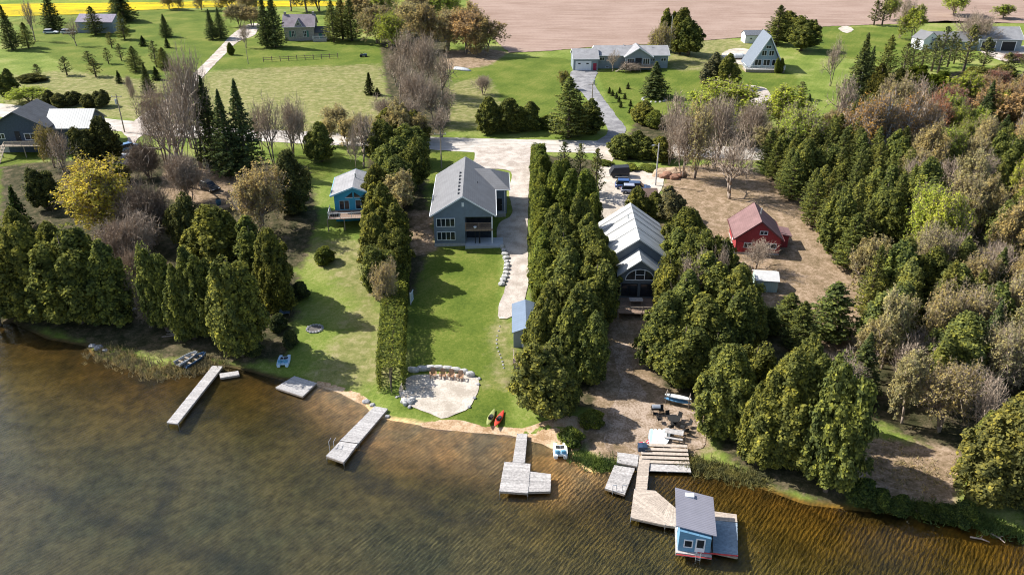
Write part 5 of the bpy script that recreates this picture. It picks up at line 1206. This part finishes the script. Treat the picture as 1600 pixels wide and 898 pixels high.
# long cedar row left of the main house
for u,vb,vt,w in((618,232,165,62),(650,232,172,45),(600,262,185,52),(645,268,192,58),(615,300,212,62),(648,305,215,50),(622,335,242,66),(592,345,255,50),(595,390,282,60),(612,420,318,68),(590,440,330,55),(618,452,352,62),(598,470,378,58)): T('cedar',u,vb,vt,w,'tall cedar between the blue cottage and slate house','cedars between the cottage and main house')
T('leafy',628,368,272,74,'pale yellow leafing tree leaning out of the cedar row towards the main house',None,TAN)
T('budding',608,492,408,44,'budding yellowish tree at the head of the clipped hedge',None,TAN)
T('bush',508,416,385,32,'round green bush on the lawn below the blue cottage')
# cedars right of the drive
for u,vb,vt,w in((872,420,318,52),(905,405,300,44),(920,445,335,60),(878,462,352,62),(935,480,368,60),(885,505,385,70),(928,520,402,66),(870,545,425,66),(905,560,440,72),(945,520,425,40),(852,585,452,60),(890,600,468,66),(925,608,485,52)): T('cedar',u,vb,vt,w,'tall cedar between house drive and metal roofed house','cedars between the drive and metal roofed house')
for u,vb,vt,w in((868,345,248,30),(890,352,262,34),(912,358,262,36),(880,320,245,26),(925,378,300,30)): T('column',u,vb,vt,w,'pointed cedar near the road end of the drive wood','pointed cedars near the road')
T('scots',880,300,222,38,'thin greyish pine at the road end of the drive wood')
T('scots',905,300,224,36,'greyish pine left of the pale parking yard nearest the road')
T('scots',930,312,232,36,'loose pine with a visible trunk at the edge of the parking yard')
T('cedar',848,668,532,98,'large lone cedar on the shore lawn right of the kayaks',None,(.155,.172,.06))
T('cedar',884,650,556,46,'slim cedar tucked behind the large lone shore cedar')
T('bush',893,700,668,36,'low green shrub by the shore right of the gravel beach')
T('bush',925,672,640,34,'shaded shrub beside the brown patio path')
# around the metal roofed house
T('cedar',994,345,290,34,'small cedar right behind the ridge of the metal roofed house')
T('cedar',1045,352,292,48,'grey green cedar behind the brown shed by the parking yard',None,GRY)
T('cedar',1022,345,300,30,'cedar in front of the brown shed')
for u,vb,vt,w in((1068,420,322,62),(1050,450,352,58),(1085,465,352,66),(1120,470,365,60),(1040,500,395,56),(1105,520,395,80),(1062,540,425,80),(1145,535,410,72),(1035,585,455,78),(1085,595,455,90),(1130,580,450,80),(1160,560,445,56),(1062,612,500,86),(1110,615,510,70)): T('cedar',u,vb,vt,w,'olive cedar right of the metal roofed house','cedars right of the metal roofed house')
T('bare',1072,500,400,72,'grey leafless tree poking out of the olive cedar clump')
T('bare',1120,470,380,40,'pale leafless tree behind the olive cedar clump')
# foreground right
FG='big olive cedar at the shore right of the wooden steps'; FGG='cedars at the right shore'
for u,vb,vt,w in((1128,695,535,82),(1168,650,530,70),(1215,745,545,105),(1180,735,575,60),(1255,735,552,85),(1290,785,545,92),(1245,680,520,70)): T('cedar',u,vb,vt,w,FG,FGG)
T('bare',1222,712,655,42,'small grey leafless tree tangled in front of the right shore cedars')
T('cedar',1550,805,615,112,'big bright cedar at the right shore in the lower right corner',None,(.17,.17,.06))
T('cedar',1598,790,630,70,'cedar cut by the right picture edge at the shore',None,(.17,.17,.06))
T('cedar',1520,752,640,48,'slim cedar left of the big bright corner cedar')
# pines right of shed
T('pine',1230,505,457,48,'small bushy pine just below the green and white garden shed')
T('pine',1293,528,440,74,'broad pine alone on the brown clearing edge')
T('pine',1245,545,470,52,'green pine between the garden shed and the broad pine')
T('pine',1200,520,480,40,'small green pine left of the pines below the garden shed')
# bare trees by red cabin & yard
T('bare',1140,310,205,105,'broad leafless tree behind the red cabin')
T('bare',1180,420,372,64,'small pale leafless tree in front of the red cabin')
T('bare',1065,278,175,55,'leafless tree right of the tall yard pole')
T('budding',1085,278,160,58,'first yellow green budding tree right of the wood chip heap',None,TAN)
T('bare',1115,262,150,70,'leafless roadside tree left of the broad cabin tree')
T('bare',1045,258,165,42,'slim leafless tree just right of the yard pole')
for u,vb,vt,w in((970,254,208,42),(1000,256,205,44),(1030,258,212,40),(945,262,250,24),(1015,272,258,30),(985,270,256,26)): T('cedar' if vt<230 else 'bush',u,vb,vt,w,'green cedar or shrub screening the parking yard','greenery screening the parking yard')
# top centre
T('cedar',765,215,150,44,'left cedar of the cluster north of the road above the main house')
T('cedar',795,215,152,46,'middle cedar of the cluster north of the road above the main house')
T('cedar',822,212,158,44,'right cedar of the cluster north of the road above the main house')
T('pine',888,215,120,60,'tall pine left of the paved ranch driveway')
T('cedar',920,215,152,44,'rounded cedar beside the foot of the paved ranch driveway')
T('cedar',902,220,160,36,'cedar between the tall pine and the driveway cedar')
T('bush',858,208,180,32,'shrub left of the tall pine at the roadside')
T('cedar',1004,200,155,40,'cedar on the lawn right of the paved ranch driveway')
T('bush',1022,205,172,30,'dark bush right of the driveway lawn cedar')
T('spruce',1022,152,96,44,'dense spruce in the stone ring on the ranch house lawn')
for u,v in((952,146),(957,150),(963,154),(967,160),(970,168),(976,155),(985,166),(981,139),(984,177),(906,156),(968,146)): T('young',u,v,v-10,7,'tiny spruce seedling on the ranch house lawn','spruce seedlings on the ranch lawn')
T('budding',883,140,112,24,'yellow green bush at the left edge of the ranch driveway')
T('bare',958,112,75,26,'leafless tree against the ranch house front')
T('thicket',982,118,98,38,'orange brown hedge shrub below the ranch house deck',None)
for u,vb,vt,w,l in((1042,88,12,36,'left'),(1062,92,10,38,'middle'),(1075,96,26,44,'right')): T('cedar',u,vb,vt,w,l+' cedar of the tall group right of the ranch house')
T('cedar',1110,142,82,44,'left grey green cedar between the ranch house and A-frame house',None,GRY)
T('cedar',1134,145,84,40,'right cedar between the ranch house and A-frame house')
T('budding',1032,95,38,40,'yellowish tree behind the tall cedars of the ranch house')
T('pine',1212,70,8,40,'dark pine behind the A-frame house')
T('cedar',1226,72,16,44,'left rounded cedar right of the A-frame house')
T('cedar',1252,90,24,52,'right rounded cedar right of the A-frame house')
T('column',1213,116,90,8,'left clipped column shrub on the A-frame house front')
T('column',1219,116,90,8,'right clipped column shrub on the A-frame house front')
T('leafy',1130,236,128,118,'bright lime green tree on the roadside above the red cabin',None,LIM)
T('leafy',1218,246,138,105,'light lime green tree below the A-frame house',None,LIM)
T('budding',1240,255,165,70,'yellow green tree right of the lime green tree',None,LIM)
T('bare',1060,240,145,62,'brown leafless tree left of the roadside lime tree')
T('bare',1170,235,160,60,'leafless tree right of the roadside lime tree')
T('scots',1250,155,128,30,'small loose pine on the A-frame house lawn')
# wood between fields, top centre
for u,vb,vt,w,c in((590,80,10,60,TAN),(612,90,22,56,LIM),(560,50,-5,60,TAN),(640,70,5,60,TAN),(665,95,10,60,TAN),(700,92,18,64,TAN),(730,98,20,70,ORG),(760,98,28,62,TAN),(690,50,-15,60,LIM),(600,45,-10,50,LIM),(655,50,-8,50,TAN),(735,85,5,50,TAN)): T('leafy',u,vb,vt,w,'yellow green tree beside the ploughed field','leafing trees beside the ploughed field',c)
for u,vb,vt,w in((640,145,50,60),(665,150,55,60),(690,160,80,50),(625,165,90,50),(650,190,110,60),(680,195,120,56),(620,135,75,46),(700,190,140,44),(640,215,150,50),(605,200,150,50),(690,215,165,50)): T('bare',u,vb,vt,w,'grey leafless tree in the strip of wood above the road','grey trees in the strip above the road')
for u,vb,vt,w in((625,225,160,52),(600,230,185,40),(650,228,180,50),(530,205,165,44),(565,215,180,50),(520,225,185,36)): T('budding',u,vb,vt,w,'small budding tree beside the road above the blue cottage','small budding trees beside the road',TAN)
T('young',578,148,113,18,'lone small spruce in the rough meadow left of the grey wood')
T('young',590,150,137,12,'tiny spruce beside the lone small meadow spruce')
T('bare',755,148,118,34,'low leafless shrub on the meadow right of the grey wood')
# farm house
for u,vb,vt,w,l in((418,74,-10,28,'left'),(432,74,-12,34,'right')): T('spruce',u,vb,vt,w,l+' tall spruce left of the stone farmhouse')
for u,vb,vt,w,l in((522,66,0,30,'left'),(536,62,-4,34,'middle'),(550,64,-2,32,'right')): T('pine',u,vb,vt,w,l+' evergreen of the three right of the stone farmhouse')
for u,vb,vt,w in((480,20,-40,60),(455,18,-40,50),(500,18,-40,50)): T('budding',u,vb,vt,w,'budding tree behind the stone farmhouse','budding trees behind the farmhouse',TAN)
T('spruce',332,62,14,20,'left dark spruce at the top of the farm lane')
T('spruce',346,60,12,22,'right dark spruce at the top of the farm lane')
T('column',361,88,66,10,'small pointed cedar beside the farm lane')
T('bare',385,75,35,26,'leafless tree left of the farm lane top')
for u,vb,vt,w in((375,50,8,40),(395,50,12,36),(315,22,-20,30),(360,25,-15,40),(390,30,-12,40),(265,20,-12,26),(280,20,-8,18)): T('leafy',u,vb,vt,w,'orange yellow budding tree along the flowering field','budding trees along the flowering field',TAN)
# top-left meadow trees
for k,u,vb,vt,w in(('spruce',20,78,8,28),('spruce',85,48,-15,34),('spruce',195,34,-15,40),('spruce',185,30,-20,26),('pine',195,62,18,22),('spruce',260,58,22,20),('young',262,75,58,10),('young',224,72,56,14),('pine',150,55,10,30),('bare',55,65,0,30),('bare',120,72,25,30),
 ('scots',190,95,68,18),('pine',213,112,72,28),('scots',245,105,64,26),('pine',258,108,74,24),('spruce',233,148,98,22),('young',245,125,104,16),('scots',140,100,80,24),('scots',150,120,92,28),('scots',60,120,100,20),('scots',105,118,88,26),('pine',45,75,35,24),('scots',175,75,50,20),('young',187,130,110,12),('scots',170,100,75,18)):
    T(k,u,vb,vt,w,'evergreen on the upper left meadow' if k!='bare' else 'leafless tree on the upper left meadow','evergreens on the upper left meadow' if k!='bare' else 'leafless trees on the upper left meadow')
T('cedar',15,155,108,34,'dark cedar at the far left above the road')
T('leafy',48,172,138,60,'yellow green round tree beside the road at the far left',None,LIM)
for u,vb,vt,w in((95,172,145,26),(115,170,142,30),(140,172,146,26),(160,172,140,28),(80,168,140,22),(50,135,115,40)): T('cedar',u,vb,vt,w,'dark evergreen in the roadside row at upper left','roadside evergreens at upper left',DK)
for u,vb,vt,w in((212,165,128,14),(205,150,118,14)): T('bare',u,vb,vt,w,'slim leafless sapling near the lane junction','saplings near the lane junction')
T('bush',226,168,158,11,'small round bush near the lane junction')
# far right
T('scots',1365,40,0,26,'dark pine pair member at the ploughed field edge, left one')
T('scots',1378,40,-4,26,'dark pine pair member at the ploughed field edge, right one')
T('leafy',1390,38,-5,30,'yellow green tree beside the dark pines at the field edge',None,LIM)
T('bare',1405,60,-8,34,'grey leafless tree at the edge of the ploughed field')
T('leafy',1425,74,10,48,'yellow green tree left of the small white house',None,LIM)
T('leafy',1490,35,-18,50,'yellow green tree behind the grey garage house',None,LIM)
T('leafy',1567,38,8,38,'round yellow tree at the edge of the field upper right',None,LIM)
T('bare',1510,75,15,70,'pinkish grey leafless tree in front of the garage house')
T('bare',1530,78,22,60,'leafless tree left of the open garage')
for u,vb,vt,w in((1455,112,55,34),(1465,115,42,36),(1480,105,50,30),(1505,112,38,40),(1408,125,68,32),(1440,105,70,34),(1490,100,60,24)): T('scots',u,vb,vt,w,'open crowned pine in front of the garage house','open crowned pines in front of the garage house')
T('spruce',1335,165,52,46,'tall dark spruce right of the A-frame lawn')
T('pine',1375,150,55,38,'tall pine right of the tall dark spruce')
T('bare',1297,135,58,34,'slim leafless tree left of the tall dark spruce')
T('spruce',1352,145,72,28,'slim spruce behind the tall dark spruce')
T('leafy',1590,105,85,40,'purple red budding tree at the right edge by the garage drive',None,(.20,.10,.10))
for k,u,vb,vt,w,c in(('bare',1310,225,118,62,None),('bare',1340,225,160,60,None),('birch',1345,262,150,72,None),('birch',1372,262,145,70,None),('birch',1402,262,148,66,None),('birch',1318,255,160,60,None),('birch',1428,258,155,60,None),('budding',1395,215,120,60,TAN),('budding',1420,215,148,50,ORG),('bare',1425,190,120,60,None),
 ('leafy',1475,220,138,56,RED),('leafy',1455,250,158,56,(.3,.14,.08)),('leafy',1500,195,115,60,LIM),('spruce',1532,205,125,34,None),('leafy',1555,215,135,70,ORG),('leafy',1590,225,140,70,ORG),('leafy',1530,180,118,48,ORG),('leafy',1548,165,110,44,RED),('cedar',1462,165,105,44,(.09,.12,.02)),('cedar',1515,160,98,46,None),('cedar',1560,150,100,54,None),('spruce',1560,235,180,40,(.09,.12,.05)),
 ('cedar',1395,180,105,44,(.085,.09,.03)),('cedar',1365,185,100,44,(.085,.09,.03)),('leafy',1440,200,150,40,ORG),('leafy',1600,180,120,50,TAN),('cedar',1430,140,100,36,(.09,.12,.02)),('leafy',1590,260,205,60,ORG),('leafy',1520,235,170,50,LIM)):
    T(k,u,vb,vt,w,{'bare':'grey leafless tree in the mixed wood at upper right','birch':'white stemmed birch in the mixed wood at upper right','budding':'budding tree in the mixed wood at upper right','leafy':'coloured spring tree in the mixed wood at upper right','spruce':'dark spruce in the mixed wood at upper right','cedar':'green cedar in the mixed wood at upper right'}[k],k+' trees of the mixed wood' if k!='leafy' else 'coloured trees of the mixed wood',c)
# dense wood on the right, spaced by eye
def wood(n,poly,hmin,hmax,wmin,wmax,kinds,label,group,seed,mind):
    rr=random.Random(seed); P=[(W(u,v)) for u,v in poly]; PA=np.array([p.to_2d()[:] for p in P]); xs=PA[:,0];ys=PA[:,1]; got=[];tries=0
    while len(got)<n and tries<8000:
        tries+=1; x=rr.uniform(xs.min(),xs.max());y=rr.uniform(ys.min(),ys.max())
        if not in_poly(np.array([x]),np.array([y]),PA)[0]: continue
        if any((x-a)**2+(y-b)**2<mind**2 for a,b in got): continue
        got.append((x,y)); k,c=rr.choice(kinds)
        plant(k,Vector((x,y,hgt(x,y))),rr.uniform(hmin,hmax)*(.8 if k=='bare' else 1),rr.uniform(wmin,wmax),label[k],group[k],c)
OL=(.165,.188,.060);OL2=(.20,.22,.075)
wood(58,[(1190,262),(1245,248),(1330,255),(1400,275),(1420,330),(1380,400),(1325,425),(1275,365),(1235,320)],7.5,10.5,5,6.5,[('pine',OL2),('pine',OL2),('cedar',OL),('pine',OL)],
 {'pine':'olive pine in the wood right of the red cabin','cedar':'olive cedar in the wood right of the red cabin'},{'pine':'pines right of the red cabin','cedar':'cedars right of the red cabin'},5,2.5)
wood(44,[(1400,270),(1620,262),(1680,420),(1480,430),(1400,400)],8,12,4.5,6.5,[('cedar',OL),('spruce',(.10,.12,.05)),('pine',OL2),('leafy',LIM),('pine',OL2),('bare',None),('leafy',TAN),('leafy',TAN)],
 {k:v+' in the mixed wood at the right edge' for k,v in(('cedar','olive cedar'),('spruce','dark spruce'),('leafy','yellow green tree'),('pine','bright pine'),('bare','grey leafless tree'))},{k:v+' of the right edge wood' for k,v in(('cedar','cedars'),('spruce','spruces'),('leafy','yellow green trees'),('pine','pines'),('bare','leafless trees'))},6,3.2)
wood(58,[(1345,470),(1440,440),(1650,430),(1760,640),(1620,660),(1540,700),(1450,690),(1385,670),(1330,640),(1300,640),(1330,590),(1380,560),(1350,500)],8,11,4.6,6.6,[('cedar',OL),('cedar',OL2),('pine',OL2),('pine',OL2),('bare',None),('bare',None),('budding',TAN),('budding',TAN),('spruce',None)],
 {k:v+' in the wood behind the right shore' for k,v in(('cedar','broad olive cedar'),('pine','bright pine'),('bare','pale leafless tree'),('budding','budding tree'),('spruce','dark spruce'))},{k:v+' behind the right shore' for k,v in(('cedar','cedars'),('pine','pines'),('bare','leafless trees'),('budding','budding trees'),('spruce','spruces'))},8,3.1)
for u,vb,vt,w in((1345,792,748,46),(1372,800,765,40),(1405,806,775,38),(1440,812,785,34),(1475,818,790,36),(1505,822,785,44)): T('bush',u,vb,vt,w,'low dark shrub on the bank of the right shore','shrubs on the right bank',(.09,.12,.04))
for u,vb,vt,w in((455,545,515,26),(470,470,440,30),(436,520,490,28),(395,560,530,30)): T('bush',u,vb,vt,w,'small shaded shrub under the left shore cedars','shrubs under the left shore cedars',(.09,.11,.05))
for u,vb,vt,w in((235,520,455,40),(205,505,430,46),(225,470,390,50)): T('thicket',u,vb,vt,w,'grey brush in the gap between the left shore cedars','brush between the left shore cedars')
for u,vb,vt,w in((22,470,350,60),(0,520,350,60),(155,475,365,60)): T('cedar',u,vb,vt,w,'dark cedar behind the left shore row','cedars behind the left shore row')
for u,vb,vt,w,c in((1290,245,175,50,TAN),(1260,262,190,50,LIM),(1195,262,195,46,TAN)): T('leafy',u,vb,vt,w,'soft spring green tree at the roadside above the cabin pines','roadside trees above the cabin pines',c)
for i in range(15):
    v=268+i*15; T('column',844+i*.4+(i%3-1)*1.5,v+4,v-(44+i*2.2)-(i*7%5)*2.2,27+i*.8,'narrow cedar rising from the hedge wall along the house drive','narrow cedars in the drive hedge')
T('cedar',842,562,468,52,'cedar overhanging the right half of the low blue roofed shed')
T('cedar',848,590,500,46,'cedar between the low blue roofed shed and the lone shore cedar')
for u,vb,vt,w in((1535,108,58,34),(1420,120,60,34),(1570,120,82,36),(1600,115,70,30)): T('scots',u,vb,vt,w,'open pine below the open garage house','open pines below the open garage house')
# extra thickness of the right wood towards the road
KW={k:v+' in the wood above the right pines' for k,v in(('cedar','green cedar'),('spruce','dark spruce'),('leafy','yellow green tree'),('bare','grey leafless tree'),('birch','white stemmed birch'),('budding','budding tree'))}
wood(26,[(1225,200),(1300,190),(1420,185),(1640,170),(1640,262),(1460,262),(1430,215),(1300,215),(1290,258),(1240,258)],6.5,10,4.5,6.5,[('cedar',OL),('budding',TAN),('birch',None),('bare',None),('leafy',LIM),('cedar',OL2),('budding',ORG),('spruce',None)],KW,{k:v for k,v in(('cedar','upper wood cedars'),('spruce','upper wood spruces'),('leafy','upper wood leafing trees'),('bare','upper wood leafless trees'),('birch','upper wood birches'),('budding','upper wood budding trees'))},15,3.6)
# ---- each look-alike gets a label saying which one of its row or band it is ----
ORD='first second third fourth fifth sixth seventh eighth ninth tenth eleventh twelfth thirteenth fourteenth fifteenth sixteenth'.split()
def proj(p):
    Z=p.z-CH; d=p.y*cP-Z*sP; return 800+F*p.x/d, 449-F*(p.y*sP+Z*cP)/d
bylab={}
for o in col.objects:
    if o.parent is None and 'label' in o: bylab.setdefault(o['label'],[]).append((o,)+proj(o.location))
for lab,L in bylab.items():
    n=len(L)
    if n<2: continue
    us=[a[1] for a in L]; vs=[a[2] for a in L]
    def setl(rows,frm,suffix=''):
        for i,a in enumerate(rows):
            w=('only one' if len(rows)==1 else ORD[i]+' from '+frm)+suffix
            a[0]['label']=' '.join((lab+', '+w).split())
    if n<=12:
        if max(us)-min(us)>=max(vs)-min(vs): setl(sorted(L,key=lambda a:a[1]),'left')
        else: setl(sorted(L,key=lambda a:-a[2]),'front')
    else:
        k=math.ceil(n/8); S=sorted(L,key=lambda a:-a[2]); m_=math.ceil(n/k)
        names=['front row','second row','third row','fourth row','fifth row','sixth row'] if k>2 else ['front row','back row']
        for j in range(k):
            rows=sorted(S[j*m_:(j+1)*m_],key=lambda a:a[1])
            if rows: setl(rows,'left',', '+names[j])
for o in col.objects:
    if 'label' in o and len(o['label'].split())>16:
        print('LONG',o['label'])
